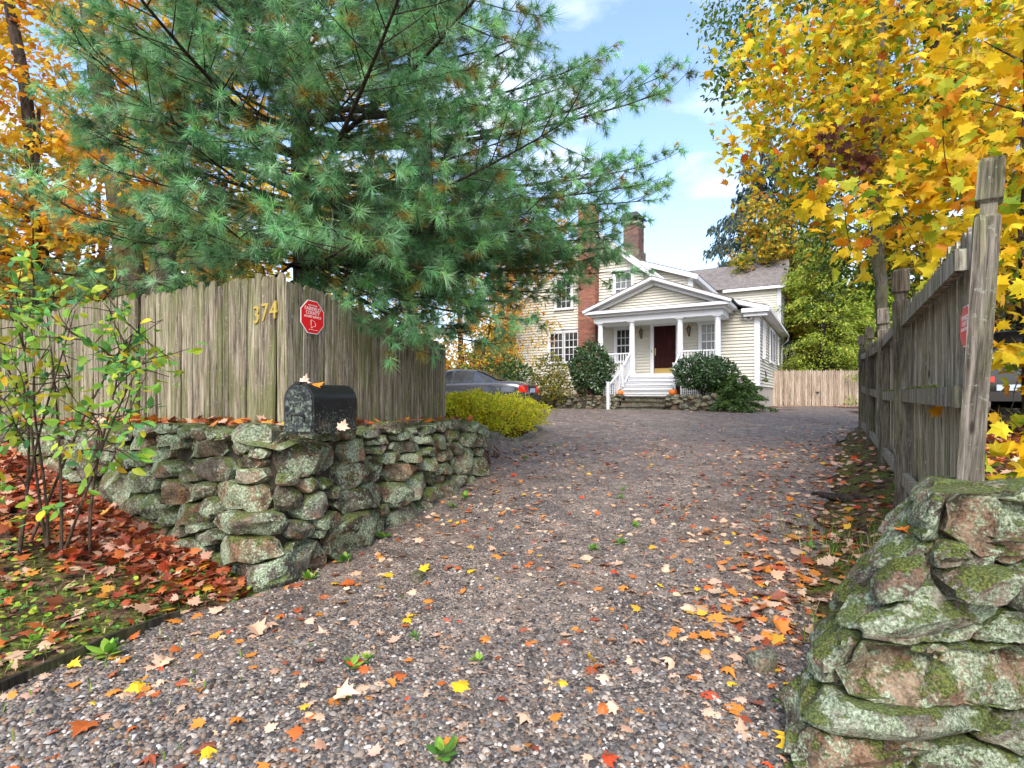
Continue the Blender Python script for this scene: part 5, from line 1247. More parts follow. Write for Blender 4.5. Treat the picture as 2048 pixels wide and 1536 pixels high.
# ------------------------------------------------------------------ the white pine over the fence corner
def pine(name, label, base, ztop, whorls, extra, ntuft_scale, needles, trunk_r, seed, lean=(0, 0)):
    rg = np.random.default_rng(seed); base = np.array(base, float); root = empty(name, tuple(base), 0, label, 'tree')
    zs = np.linspace(0, ztop - base[2], 16); tr = [np.array((lean[0] * z + .03 * math.sin(z * 1.3), lean[1] * z, z)) for z in zs]
    MB().tube(tr, [trunk_r * (1 - .75 * i / 15) * (1.25 if i == 0 else 1) for i in range(16)], 12).build('trunk', M['bark_pine'], root, True)
    def trunk_at(z): return np.array((lean[0] * (z - base[2]) + .03 * math.sin((z - base[2]) * 1.3), lean[1] * (z - base[2]), z - base[2]))
    brs = []
    for (z, L_, n, el) in whorls:
        a0 = rg.random() * 6.28
        for k in range(n):
            az = a0 + k * 2 * math.pi / n + rg.normal(0, .22); l = L_ * rg.uniform(.72, 1.12) * (.64 if math.cos(az) < -.25 else (.74 if math.cos(az) > .2 and z > 4.9 else 1)); e = R(el + rg.normal(0, 6)); a = trunk_at(z + rg.normal(0, .07)); d = np.array((math.cos(az) * math.cos(e), math.sin(az) * math.cos(e), math.sin(e)))
            brs.append((a, a + d * l + np.array((0, 0, .05 * l)), l))
    for (z, tip) in extra:
        a = trunk_at(z); t = np.array(tip) - base; brs.append((a, t, np.linalg.norm(t - a)))
    lines = []; tp, td, tq = [], [], []
    for a, t, l in brs:
        s = np.linspace(0, 1, 9)[:, None]; c = a + (t - a) * .5 + np.array((0, 0, -.10 * l)) + rg.normal(0, .03 * l, 3); q = (1 - s) ** 2 * a + 2 * s * (1 - s) * c + s ** 2 * t
        lines.append((q, np.linspace(.008 + .0075 * l, .004, 9), 6)); ax = unit(t - a); side = np.cross(ax, (0, 0, 1)); side = unit(side)
        ns = int(l * ntuft_scale * (1.0 if (a + base + (t - a) * .6)[1] < 6.8 else .85)); 
        for k in range(ns):
            f = .22 + .78 * (k + rg.random()) / ns; i = min(int(f * 8), 7); p = q[i] + (q[i+1] - q[i]) * (f * 8 - i); sg = 1 if k % 2 else -1
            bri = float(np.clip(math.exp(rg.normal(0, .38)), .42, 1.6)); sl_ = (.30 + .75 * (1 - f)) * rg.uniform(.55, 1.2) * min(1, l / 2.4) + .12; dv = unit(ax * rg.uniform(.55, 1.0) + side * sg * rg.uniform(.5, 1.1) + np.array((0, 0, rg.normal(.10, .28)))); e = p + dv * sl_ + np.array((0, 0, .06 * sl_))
            lines.append((np.stack([p, p + (e - p) * .5 + np.array((0, 0, -.03 * sl_)), e]), np.array([.006, .0045, .003]), 4)); nt = max(2, int(sl_ / .095))
            for j in range(nt):
                g = .35 + .65 * (j + .7) / nt; b = p + (e - p) * g; dd = unit(dv + rg.normal(0, .5, 3) + np.array((0, 0, .12))); tl = rg.uniform(.05, .16) * (1.0 if j < nt - 1 else .4)
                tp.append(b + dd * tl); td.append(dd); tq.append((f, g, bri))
        for j in range(3): tp.append(t - ax * .06 * j); td.append(unit(ax + rg.normal(0, .25, 3))); tq.append((1, 1, 1.2))
    m = MB()
    for q, r_, n in lines: m.tube(q, list(r_), n, cap=False)
    tag(m.build('branches', M['bark_pine'], root, True), kind='stuff')
    tp, td, tq = np.array(tp), np.array(td), np.array(tq); wp = tp + base; free = ~((abs(wp[:, 0] / wp[:, 1] + .385) < .085) & (wp[:, 2] < 2.62) & (wp[:, 1] < 4.75)); tp, td, tq = tp[free], td[free], tq[free]; n = len(tp)
    col = pick([(.13, .31, .13), (.18, .39, .175), (.09, .225, .10), (.26, .46, .25), (.19, .36, .125)], n, None, .22)
    col = col * (tq[:, 2] * (.72 + .5 * tq[:, 1]) * (.75 + .4 * tq[:, 0]))[:, None]  # sunlit outer clumps and shaded inner tufts are painted into the needle colour
    amber = (rg.random(n) < .05 + .16 * (tq[:, 1] < .55)) ; col[amber] = pick([(.34, .20, .03), (.28, .22, .05), (.20, .20, .045)], int(amber.sum()))
    K = needles; P_ = np.repeat(tp, K, 0); D = np.repeat(td, K, 0); N_ = n * K; rv = unit(rg.normal(size=(N_, 3))); dirn = unit(D * rg.uniform(.45, 1.05, (N_, 1)) + rv * .9); dirn[:, 2] -= .24; dirn = unit(dirn)
    P_ = P_ - D * rg.uniform(0, .045, (N_, 1)); ln = rg.uniform(.10, .15, (N_, 1)) * np.repeat(rg.uniform(.65, 1.2, (n, 1)), K, 0); per = unit(np.cross(dirn, rg.normal(size=(N_, 3)))) * .0026
    tip = P_ + dirn * ln; tip[:, 2] -= .014
    V = np.stack([P_ - per, P_ + per, tip], 1).reshape(-1, 3); F = np.arange(N_ * 3).reshape(-1, 3)
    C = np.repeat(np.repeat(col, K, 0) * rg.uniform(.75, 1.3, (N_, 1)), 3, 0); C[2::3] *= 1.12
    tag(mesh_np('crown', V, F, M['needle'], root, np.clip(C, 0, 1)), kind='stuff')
    print('pine tufts', n, 'tris', len(F)); return root
def px(x_, y_, d): return ((x_ - 1024) / 1075 * d, d, CAMZ + (790 - y_) / 1075 * d)
wh = [(2.85, 2.2, 5, -8), (3.1, 2.8, 5, -4), (3.35, 3.3, 6, 2), (3.75, 3.4, 6, 6), (4.15, 3.5, 6, 9), (4.6, 3.4, 6, 12), (5.05, 3.3, 7, 15), (5.3, 3.3, 6, 16), (5.5, 3.2, 7, 18), (5.8, 3.0, 6, 18), (6.1, 3.0, 7, 20), (6.5, 2.8, 6, 22), (7.1, 2.2, 5, 28), (7.8, 1.7, 5, 32), (8.5, 1.0, 4, 40)]
ex = [(3.0, px(860, 660, 5.2)), (3.05, px(790, 690, 4.9)), (3.1, px(960, 600, 5.6)), (3.2, px(1060, 560, 6.2)), (3.3, px(1190, 500, 6.6)), (3.5, px(1235, 470, 6.4)), (3.7, px(1310, 400, 6.6)), (3.9, px(1210, 340, 6.0)), (4.0, px(1300, 330, 6.8)), (4.3, px(1340, 180, 6.6)), (4.4, px(1330, 150, 6.9)), (4.6, px(1190, 120, 6.4)), (4.8, px(1180, 150, 7.0)), (5.2, px(1060, 70, 6.4)), (5.4, px(960, 30, 6.4)),
      (3.2, px(770, 600, 4.9)), (3.4, px(560, 500, 4.6)), (3.2, px(420, 520, 4.9)), (3.3, px(300, 430, 4.8)), (3.6, px(200, 330, 5.0)), (3.4, px(110, 420, 5.4)), (3.9, px(150, 240, 5.2)), (4.2, px(290, 170, 4.6)), (4.5, px(230, 90, 5.0)), (3.7, px(820, 330, 4.5)), (3.5, px(980, 400, 4.9)), (3.6, px(720, 420, 4.5)), (4.4, px(740, 150, 4.3)), (4.1, px(480, 260, 4.3)), (4.8, px(520, 60, 4.3)), (3.9, px(620, 330, 4.4)), (3.3, px(1000, 480, 5.3)), (3.4, px(900, 520, 5.0)), (5.0, px(330, 20, 5.0)), (5.0, px(900, 60, 5.2)), (4.3, px(920, 200, 5.0)), (4.0, px(1060, 260, 5.6)), (3.3, px(230, 480, 5.6)), (3.2, px(640, 500, 4.9)), (3.6, px(1090, 420, 5.6)), (3.2, px(1230, 505, 6.9)), (3.1, px(1130, 585, 6.6)), (3.05, px(1050, 640, 6.3)), (3.4, px(1190, 445, 6.6)), (3.0, px(980, 690, 6.0)), (3.3, px(1245, 545, 7.2)), (3.3, px(1150, 500, 6.2)), (3.1, px(900, 600, 5.6)), (3.6, px(1225, 440, 6.2)), (4.6, px(640, 120, 4.4)), (4.9, px(800, 40, 4.6)), (4.4, px(400, 120, 4.6)), (5.3, px(680, -20, 4.6)), (3.3, px(520, 430, 4.5)), (3.35, px(360, 360, 4.6)), (3.3, px(800, 520, 4.6)), (3.5, px(900, 440, 4.7))]
pine('white_pine', 'large white pine with long blue green needles rising behind the fence corner', (-2.35, 6.05, .9), 9.2, wh, ex, 7.2, 46, .15, 5)
pine('white_pine', 'smaller dark pine behind the fence at the far left', (-8.3, 9.4, .9), 6.5, [(2.2, 2.4, 6, -6), (2.7, 2.4, 6, 0), (3.2, 2.2, 6, 5), (3.8, 2.0, 6, 10), (4.5, 1.6, 5, 18), (5.3, 1.2, 5, 26)], [(2.4, px(250, 540, 7.6)), (2.4, px(330, 520, 8.0))], 5.5, 40, .11, 6)

# ------------------------------------------------------------------ broadleaf trees
build_tree('maple_tree', 'slim grey maple with bright yellow leaves behind the right fence', 'tree', [(5.30, 7.6, .6), (5.22, 7.5, 2.0), (5.05, 7.4, 3.2), (4.93, 7.3, 4.4), (4.98, 7.3, 5.6), (5.1, 7.3, 7.5), (5.2, 7.4, 9.0)], .10, .035,
           [((5.0, 6.8, 6.1), (2.2, 1.9, 2.2), .6), ((4.4, 6.6, 5.1), (1.7, 1.4, 1.0), .22), ((6.2, 6.4, 4.3), (1.1, 1.3, 1.2), .18)], 260, 8600, .100, 'maple', YEL, [.30, .20, .18, .07, .14, .09, .02], 'bark_grey', parts=300, up=.1, droop=.5, shell=.7, spreadr=.17,
           extra=[px(1450, 250, 6.8), px(1480, 300, 6.6), px(1490, 340, 6.9), px(1520, 170, 6.6), px(1560, 60, 6.4), px(1560, 330, 6.9), px(1600, 400, 7.0), px(1640, 440, 7.0)], dead=(px(1700, 310, 6.3), .42))
build_tree('maple_sapling', 'young maple with large yellow and orange leaves beside the leaning fence post', 'tree', [(3.75, 3.9, .6), (3.7, 3.85, 1.6), (3.62, 3.8, 2.6), (3.55, 3.7, 3.6), (3.5, 3.6, 4.6)], .04, .015,
           [((3.35, 3.75, 3.1), (.75, .6, .9), .55), ((3.35, 3.5, 1.7), (.45, .45, .9), .3), ((2.9, 4.0, 2.9), (.6, .5, .45), .15)], 80, 900, .112, 'maple', YEL, [.28, .22, .14, .14, .14, .06, .02], 'bark', parts=280, up=.1, droop=.45, spreadr=.12, void=(px(2015, 785, 3.5), (.34, 1.2, .22)))
build_tree('green_tree', 'tall tree with small green oval leaves against the sky, left of the yellow maple', 'tree', [(8.9, 11.9, .8), (8.5, 11.6, 3), (7.6, 11.2, 6), (6.6, 10.8, 10)], .14, .05,
           [((5.7, 10.6, 8.9), (1.8, 1.4, 2.0), .6), ((7.2, 10.9, 5.9), (1.7, 1.3, 2.4), .5)], 240, 15000, .118, 'oval', GRN, [.3, .2, .28, .16, .06], 'bark', up=.12, droop=.7, spreadr=.2, extra=[px(1430, 130, 10.5), px(1440, 60, 10.5), px(1425, 20, 10.6), px(1470, 170, 10.4), px(1500, 120, 10.4)])
build_tree('old_tree', 'big dark trunked tree leaning left behind the yellow maple', 'tree', [(10.7, 10.2, .6), (9.6, 9.7, 2.9), (8.3, 9.2, 4.6), (7.5, 9, 6.2), (7.0, 9, 8.2), (6.7, 9, 11)], .33, .2,
           [((7.4, 9.2, 6.6), (2.3, 1.6, 3.0), .7), ((8.0, 9.0, 4.0), (1.6, 1.2, 1.2), .3)], 150, 7500, .13, 'maple_low', [(.66, .42, .03), (.30, .34, .035), (.13, .22, .03), (.07, .14, .02), (.60, .28, .02)], [.28, .24, .2, .14, .14], 'bark', up=.14, droop=.4, rmax=.08)
build_tree('maple_tree', 'orange maple with a mossy twin trunk behind the fence at the left', 'tree', [(-6.0, 8.6, .9), (-6.05, 8.6, 3), (-6.4, 8.7, 5), (-7.0, 8.9, 8), (-7.3, 9, 10)], .24, .12,
           [((-8.2, 9.6, 6.2), (3.2, 2.2, 3.4), .6), ((-5.2, 10.4, 6.5), (2.8, 2.0, 3.0), .25), ((-9.0, 9.0, 4.2), (2.0, 1.5, 1.2), .15)], 190, 8500, .14, 'maple_low', ORG, [.34, .24, .2, .12, .10], 'bark_moss', up=.16, droop=.3, twin=([(-5.62, 8.5, .9), (-5.6, 8.5, 3.0), (-5.4, 8.6, 5.0), (-5.3, 8.7, 7.5)], .21), rmax=.07)
build_tree('maple_tree', 'dark leaning stems of a golden maple at the far upper left', 'tree', [(-8.6, 9.8, .9), (-8.4, 9.6, 4), (-8.55, 9.5, 6.5), (-8.9, 9.4, 9)], .13, .08,
           [((-9.2, 10.4, 6.6), (2.4, 1.6, 3.0), 1.0)], 110, 4200, .13, 'maple_low', ORG, [.4, .34, .12, .04, .10], 'bark', up=.16, droop=.3)
for k_, (bx, by, c, r, nl, pal, lab) in enumerate((
        (-6.2, 17.5, (-6.2, 17.5, 5.8), (3.6, 2.6, 4.0), 5200, [(.70, .48, .03), (.62, .36, .02), (.48, .46, .05), (.28, .32, .04)], 'yellow tree beyond the pine, left of the house'),
        (-2.4, 24.5, (-2.4, 24.5, 6.2), (3.6, 2.5, 4.4), 4600, [(.74, .42, .03), (.66, .26, .03), (.60, .48, .06), (.50, .16, .03)], 'orange and yellow tree behind the parked sedan'),
        (-13, 17, (-13, 17, 6.0), (4.0, 3.0, 4.6), 4200, [(.74, .44, .03), (.60, .20, .02), (.30, .32, .04), (.52, .46, .05)], 'golden tree far behind the left fence'),
        (2.0, 38, (2.0, 38, 9), (4.2, 3, 6), 4200, [(.76, .36, .03), (.62, .24, .03), (.60, .46, .05)], 'orange tree rising behind the house chimneys'))):
    build_tree('autumn_tree', lab, 'tree', [(bx, by, .9), (bx + .1, by, 3.0), (bx, by + .1, 5.0), (bx - .1, by, 8.0)], .17, .06, [(c, r, 1.0)], 120, nl, .17 if by < 30 else .26, 'maple_low', pal, None, 'bark', group='autumn trees beyond the fence', up=.15, droop=.3, spreadr=.35, rmax=.05)
build_tree('dogwood', 'small tree with yellow and reddish leaves overhanging the sedan', 'tree', [(-1.3, 18.9, 1.0), (-1.2, 18.9, 2.2), (-.9, 18.8, 3.4), (-.6, 18.8, 4.6)], .07, .025,
           [((.0, 18.8, 3.9), (1.7, 1.1, 1.2), .6), ((-1.4, 18.9, 3.2), (1.2, 1.0, 1.1), .4)], 90, 2200, .105, 'oval', [(.70, .45, .03), (.48, .45, .05), (.70, .30, .03), (.50, .12, .03), (.28, .32, .04)], [.36, .24, .2, .1, .1], 'bark', up=.1, droop=.5, spreadr=.16, extra=[px(1090, 600, 18.6), px(1110, 640, 18.4), px(1080, 690, 18.3), px(1050, 720, 18.3)])
build_tree('mid_tree', 'dark limbed tree with scattered golden leaves right of the rear wing', 'tree', [(17.0, 33, 1.0), (17, 33, 5), (16.8, 33, 9), (16.9, 33, 15)], .3, .1,
           [((16.3, 32.5, 9.4), (3.1, 2.0, 4.8), .6), ((18.2, 33, 7.4), (2.6, 2, 4.6), .4)], 200, 8500, .27, 'maple_low', [(.66, .42, .03), (.40, .36, .04), (.22, .25, .03), (.64, .25, .03), (.10, .13, .02)], [.3, .25, .2, .1, .15], 'bark', up=.1, droop=.4, spreadr=.3, rmax=.07)

# ------------------------------------------------------------------ evergreens
def spray_tree(name, label, base, h, r, nbr, nleaf, size, pal, bark='bark', hang=0.0, rootz=.15, width=.22, mat='leaf', power=1.0, group=None, cat='tree', taper=.06):
    """conifer of flat drooping sprays"""
    root = empty(name, base, 0, label, cat, group); MB().tube([(0, 0, 0), (.02, 0, h * .5), (0, 0, h)], [h * .016 + .02, h * .01 + .012, .006], 8).build('trunk', M[bark], root, True)
    t = rng.random(nbr) ** .85; z = (rootz + (1 - rootz) * t) * h; L_ = (r * (1 - t) ** power + taper * r) * rng.uniform(.7, 1.15, nbr); az = rng.random(nbr) * 2 * np.pi; m = MB(); lines = []
    for i in range(nbr):
        d = np.array((math.cos(az[i]), math.sin(az[i]), 0)); a = np.array((0, 0, z[i])); s = np.linspace(0, 1, 6)[:, None]; q = a + d * L_[i] * s + np.array((0, 0, 1)) * (.18 * L_[i] * s - (.30 + hang * .3) * L_[i] * s ** 2); lines.append(q); m.tube(q, np.linspace(.006 + .008 * L_[i], .003, 6), 4, cap=False)
    tag(m.build('branches', M[bark], root, True), kind='stuff'); w = L_ / L_.sum(); idx = rng.choice(nbr, nleaf, p=w); f = (.15 + .85 * rng.random(nleaf) ** .6) * 5; Q = np.array(lines)[idx]; k = np.minimum(f.astype(int), 4); ar = np.arange(nleaf)
    p0 = Q[ar, k]; p1 = Q[ar, k + 1]; pos = p0 + (p1 - p0) * (f - k)[:, None]; ax = unit(p1 - p0); side = unit(np.cross(ax, np.array((0, 0, 1.0)))); off = rng.normal(0, 1, nleaf) * width * L_[idx] * (1.15 - f / 5.5)
    pos = pos + side * off[:, None]; pos[:, 2] += rng.normal(0, .035 * h ** .5, nleaf) - abs(off) * .25 - rng.random(nleaf) * hang; d = ax * .8 + side * np.sign(off)[:, None] * .6 + rng.normal(0, .3, (nleaf, 3)); d[:, 2] -= .25 + hang * 2.5; nr = rng.normal(0, .6, (nleaf, 3)); nr[:, 2] += .8; nr[:, 1] -= .4
    if hang > .2: nr = rng.normal(0, 1, (nleaf, 3))
    tv_, tf_ = LT['small']; sc = size * rng.uniform(.6, 1.3, nleaf); cols = pick(pal, nleaf, None, .25)
    V, F, C = spread(tv_, tf_, pos, orient(d, nr), np.stack([sc * .75, sc, sc], 1), cols); tag(mesh_np('crown', V, F, M[mat], root, C), kind='stuff'); return root
spray_tree('hemlock', 'bright lime green feathery hemlock rising just behind the gate', (16.5, 28.6, 1.0), 10.2, 3.1, 250, 27000, .165, [(.38, .46, .045), (.28, .38, .04), (.52, .54, .07), (.14, .22, .025), (.20, .30, .03)], hang=.08, power=.6, rootz=.06)
spray_tree('hemlock', 'second lime green hemlock farther right behind the gate', (20.3, 29.5, 1.0), 9.0, 2.9, 170, 14000, .19, [(.32, .46, .03), (.20, .36, .03), (.46, .56, .05), (.10, .20, .02)], hang=.04, power=.7)
spray_tree('spruce', 'tall blue green spruce with hanging boughs behind the rear roof', (21.3, 46, 1.2), 24, 8.2, 150, 18000, .45, [(.06, .095, .075), (.09, .135, .11), (.045, .075, .06), (.12, .17, .15)], hang=.55, rootz=.2, width=.10)
spray_tree('dark_evergreen', 'dark evergreen filling the gap behind the gate', (19.5, 36, 1.1), 9, 3.4, 130, 12000, .30, [(.02, .035, .015), (.035, .06, .02), (.015, .025, .012)], hang=.15, rootz=.05)
spray_tree('dark_evergreen', 'dark evergreen at the far right behind the black vehicle', (12.4, 13.0, .9), 7.5, 2.8, 130, 11000, .2, [(.02, .04, .015), (.04, .07, .02), (.03, .05, .015)], hang=.1, rootz=.03, power=.6)
spray_tree('conifer_shrub', 'low dark green conifer shrub spreading onto the drive by the house corner', (7.55, 17.9, .95), 1.25, 1.05, 70, 6500, .10, [(.05, .115, .03), (.03, .075, .02), (.09, .18, .04), (.13, .22, .04)], hang=.0, rootz=.08, power=.6, cat='shrub')
spray_tree('conifer_shrub', 'taller light tipped conifer shrub beside the dark holly', (7.35, 18.5, 1.3), 1.25, .6, 45, 3200, .10, [(.07, .14, .03), (.12, .21, .04), (.05, .10, .025)], hang=.0, rootz=.1, power=.8, cat='shrub')

# ------------------------------------------------------------------ shrubs
def shrub(name, label, base, blobs, n, size, kind, pal, palp=None, mat='gloss_leaf', nstem=14, group=None, thin=0.0, shell=.62):
    root = empty(name, base, 0, label, 'shrub', group); base = np.array(base); P_, D = [], []
    w = np.array([r[0] * r[1] * r[2] for c, r in blobs]); w = w / w.sum()
    for (c, r), q in zip(blobs, w): p, d = ellipsoid_pts(max(20, int(n * q)), c, r, shell); P_.append(p); D.append(d)
    P_, D = np.concatenate(P_), np.concatenate(D); ok = P_[:, 2] > base[2] + .03; P_, D = P_[ok], D[ok]; k = len(P_)
    m = MB()
    for i in rng.choice(k, nstem): 
        t = P_[i] - base; b0 = np.array((t[0] * .15 + rng.normal(0, .04), t[1] * .15 + rng.normal(0, .04), -.03)); m.tube([b0, (b0 + t) * .5 + np.array((0, 0, .05)), t * .95], [.016, .010, .004], 5, cap=False)
    tag(m.build('stems', M['twig'], root, True), kind='stuff')
    d = D * .7 + rng.normal(0, .6, (k, 3)); d[:, 2] += .1; nr = D + rng.normal(0, .55, (k, 3)); nr[:, 2] += .4
    sc = size * rng.uniform(.65, 1.3, k); tvv, tff = LT[kind]; V, F, C = spread(tvv, tff, P_ - base, orient(d, nr), np.stack([sc * (1 - thin), sc, sc], 1), pick(pal, k, palp, .28)); tag(mesh_np('foliage', V, F, M[mat], root, C), kind='stuff'); return root
HOL = [(.025, .07, .025), (.04, .105, .035), (.015, .045, .018), (.075, .15, .05), (.11, .19, .07)]
shrub('laurel_bush', 'broad green bush behind the roof of the sedan', (-.6, 21.2, .97), [((-.7, 21.2, 2.25), (1.3, .9, 1.1)), ((.15, 21.2, 2.0), (.75, .8, .9))], 4600, .11, 'oval', [(.05, .12, .03), (.09, .19, .04), (.15, .27, .05), (.03, .07, .02)])
shrub('azalea_bush', 'loose yellow green bush between the sedan and the round holly', (1.5, 20.8, 1.1), [((1.45, 20.9, 2.3), (.80, .65, .80)), ((1.6, 20.7, 1.75), (.85, .6, .55))], 3600, .085, 'oval', [(.26, .30, .04), (.16, .22, .04), (.38, .36, .05), (.42, .26, .04), (.10, .15, .03)], mat='leaf')
shrub('holly_bush', 'round clipped dark holly left of the porch steps', (3.05, 20.35, 1.45), [((3.0, 20.4, 2.45), (.80, .7, .95))], 7200, .098, 'oval', HOL, shell=.8)
shrub('holly_bush', 'wide clipped dark holly in front of the porch railing', (6.8, 18.9, 1.45), [((6.55, 18.95, 2.28), (.82, .65, .60)), ((7.05, 18.8, 2.22), (.78, .6, .58))], 7400, .095, 'oval', HOL, shell=.8)
SPI = [(.74, .70, .03), (.84, .72, .04), (.56, .62, .03), (.36, .46, .03), (.74, .50, .03)]
for (bx, by, r, h, lab) in ((-.85, 8.75, .5, .66, 'low yellow green mound closest to the camera, touching the wall end'), (-.68, 9.25, .62, .86, 'yellow green mound just behind the lowest front mound'), (-.35, 10.6, .85, .92, 'yellow green mound in the middle of the curbed bed'), (.02, 11.7, .8, .84, 'yellow green mound at the curving tip of the curb'), (-1.7, 11.2, .9, .84, 'yellow green mound at the back, below the sedan'), (-1.0, 12.6, .8, .72, 'yellow green mound nearest the sedan wheels')):
    z = float(ground(bx, by)); shrub('spirea_bush', lab, (bx, by, z), [((bx, by, z + h * .47), (r, r * .85, h * .46))], 5200, .056, 'small', SPI, [.3, .22, .22, .18, .08], 'leaf', nstem=60, group='yellow shrubs in the curbed bed', shell=.5)
shrub('burning_bush', 'low pinkish red bush just behind the gate', (17.4, 30.5, 1.0), [((17.3, 30.5, 2.25), (2.0, .7, .75))], 1500, .13, 'oval', [(.55, .12, .12), (.60, .22, .18), (.40, .08, .08)], mat='leaf')

# the open shrub in front of the left wall
sb = empty('shrub', (-3.2, 3.75, float(ground(-3.2, 3.75))), 0, 'open twiggy shrub with green and yellow leaves before the left wall', 'shrub'); base = np.array(sb.location)
tips = [px(x_, y_, d_) for x_, y_, d_ in ((20, 560, 3.6), (90, 590, 3.7), (150, 620, 3.6), (235, 645, 3.6), (325, 640, 3.6), (100, 700, 3.5), (300, 700, 3.5), (40, 745, 3.4), (180, 825, 3.5), (265, 830, 3.4), (230, 895, 3.4), (10, 690, 3.4), (60, 650, 3.8), (0, 820, 3.3), (40, 880, 3.4), (100, 1020, 3.5), (210, 700, 3.7), (130, 760, 3.8), (15, 600, 3.4), (60, 540, 3.8), (280, 660, 3.7), (250, 620, 3.8), (-40, 600, 3.5), (-60, 760, 3.4), (130, 660, 3.4), (200, 850, 3.6), (60, 800, 3.6), (-20, 930, 3.4), (330, 700, 3.6))]
m = MB(); TW = []
stems = [(-3.28, 3.8), (-3.12, 3.72), (-3.36, 3.66), (-3.0, 3.82), (-3.46, 3.84)]
for i, t in enumerate(tips):
    t = np.array(t)
    if i < 8 or not TW: b = np.array((*stems[i % 5], float(ground(*stems[i % 5])) - .02)); r0_ = .011
    else:
        allp = np.concatenate([q[2:6] for q in TW if len(q) == 9]); cst = np.linalg.norm(allp - t, axis=1) + .8 * np.maximum(0, allp[:, 2] - t[2] + .25); b = allp[int(np.argmin(cst))]; r0_ = .006
    c1 = b + (t - b) * np.array((.30, .30, .45)) + rng.normal(0, .06, 3); c2 = b + (t - b) * np.array((.6, .6, .85)) + rng.normal(0, .08, 3); s = np.linspace(0, 1, 9)[:, None]
    q = (1-s)**3 * b + 3*s*(1-s)**2 * c1 + 3*s**2*(1-s) * c2 + s**3 * t; m.tube([p - base for p in q], list(np.linspace(r0_, .0025, 9)), 6, cap=False); TW.append(q)
    for k in range(5):
        f = rng.integers(4, 9); d = unit(rng.normal(size=3) + np.array((0, 0, .3))); l = rng.uniform(.12, .34); e = q[f] + d * l; m.tube([q[f] - base, (q[f] + e) / 2 + rng.normal(0, .01, 3) - base, e - base], [.005, .0035, .002], 4, cap=False); TW.append(np.stack([q[f], (q[f] + e) / 2, e]))
tag(m.build('stems', M['twig'], sb, True), kind='stuff')
n = 820; pos = np.zeros((n, 3)); dd = np.zeros((n, 3))
for i in range(n):
    q = TW[rng.integers(len(TW))]; f = (.55 + .45 * rng.random()) * (len(q) - 1); k = min(int(f), len(q) - 2); pos[i] = q[k] + (q[k+1] - q[k]) * (f - k); dd[i] = q[k+1] - q[k]
pos += rng.normal(0, .035, (n, 3)); d = unit(dd) * .8 + rng.normal(0, .5, (n, 3)); d[:, 2] -= .1; nr = rng.normal(0, .45, (n, 3)); nr[:, 2] += .8; nr[:, 1] -= .5; mats = orient(d, nr); scl = rng.uniform(.05, .105, n); cols = pick([(.22, .44, .05), (.14, .36, .07), (.42, .52, .05), (.68, .60, .04), (.70, .46, .04), (.07, .24, .08)], n, [.34, .26, .18, .09, .03, .1])
see = np.argsort(np.where(in_view(pos), -scl, 9))[:300]; leaf_parts(sb, 'oval', pos[see] - base, mats[see], scl[see], cols[see], M['leaf_obj']); keep = np.ones(n, bool); keep[see] = False
V, F, C = spread(*LT['oval'], pos[keep] - base, mats[keep], scl[keep], cols[keep]); tag(mesh_np('foliage', V, F, M['leaf'], sb, C), kind='stuff')

# ------------------------------------------------------------------ far woods closing the horizon
n = 26000; az = rng.uniform(-1.25, 1.25, n); dist = rng.uniform(55, 80, n); hgt = 8 + 4 * np.sin(az * 9) + 2.5 * np.sin(az * 23 + 1) + 4 * (abs(az) > .5); x = np.sin(az) * dist; y = np.cos(az) * dist; zz = 1 + hgt * rng.random(n) ** .8
P_ = np.stack([x, y, zz], 1); hue = np.sin(az * 13) + rng.normal(0, .4, n); pal = np.array([(.10, .12, .03), (.30, .24, .05), (.50, .26, .04), (.06, .085, .03)]); cc = pal[np.clip(((hue + 1.4) * 1.4).astype(int), 0, 3)] * rng.uniform(.6, 1.3, (n, 1))
V, F, C = spread(*LT['small'], P_, orient(rng.normal(size=(n, 3)), rng.normal(size=(n, 3)) - np.array((0, 1.5, 0))), np.stack([rng.uniform(1.2, 2.2, n)] * 3, 1) * np.array((1.3, 1, 1)), cc); tag(mesh_np('far_woods', V, F, M['leaf'], col=C), 'distant autumn woods closing the horizon', 'woods', kind='stuff')

# ------------------------------------------------------------------ fallen leaves
LIT = [(.50, .12, .025), (.62, .22, .035), (.34, .075, .03), (.66, .44, .30), (.56, .34, .22), (.70, .40, .04), (.28, .09, .05), (.60, .07, .02)]
def litter_xyz(x, y, lift=.008): return np.stack([x, y, top_z(x, y) + lift], 1)
def flat_mats(n, tilt):
    a = rng.random(n) * 2 * np.pi; d = np.stack([np.cos(a), np.sin(a), rng.normal(0, tilt, n)], 1); nr = np.stack([rng.normal(0, tilt, n), rng.normal(0, tilt, n), np.where(rng.random(n) < .8, 1., -1.)], 1); return orient(d, nr)
names = {0: 'orange red', 1: 'orange', 2: 'dark red', 3: 'pale tan', 4: 'faded pinkish', 5: 'yellow', 6: 'brown', 7: 'bright red'}
# the ones on the drive, one by one
ny = 0; xs_, ys_ = [], []
y = 1.75 + 7.8 * rng.random(12000) ** 1.35; x = rng.uniform(-1, 1, 12000) * 7; k = on_drive(x, y, .03) & in_view(np.stack([x, y, drive_z(x, y)], 1)) & (rng.random(12000) < .45 + .55 * sm(abs(x - (lerp_tab(y, XL_TAB) + lerp_tab(y, XR_TAB)) / 2), .3, 1.8)); x, y = x[k], y[k]
n1 = min(300, len(x)); od = np.argsort(y); od = od[rng.random(len(od)) < min(1, 1500 / len(od))]; x, y = x[od], y[od]; n1 = min(300, len(x)); pk = rng.permutation(len(x)); bigs = np.sort(np.concatenate([pk[y[pk] < 4.2][:220], pk[y[pk] >= 4.2][:80]])); n1 = len(bigs); rest = np.setdiff1d(np.arange(len(x)), bigs); xo, yo = x[rest], y[rest]; x, y = x[bigs], y[bigs]
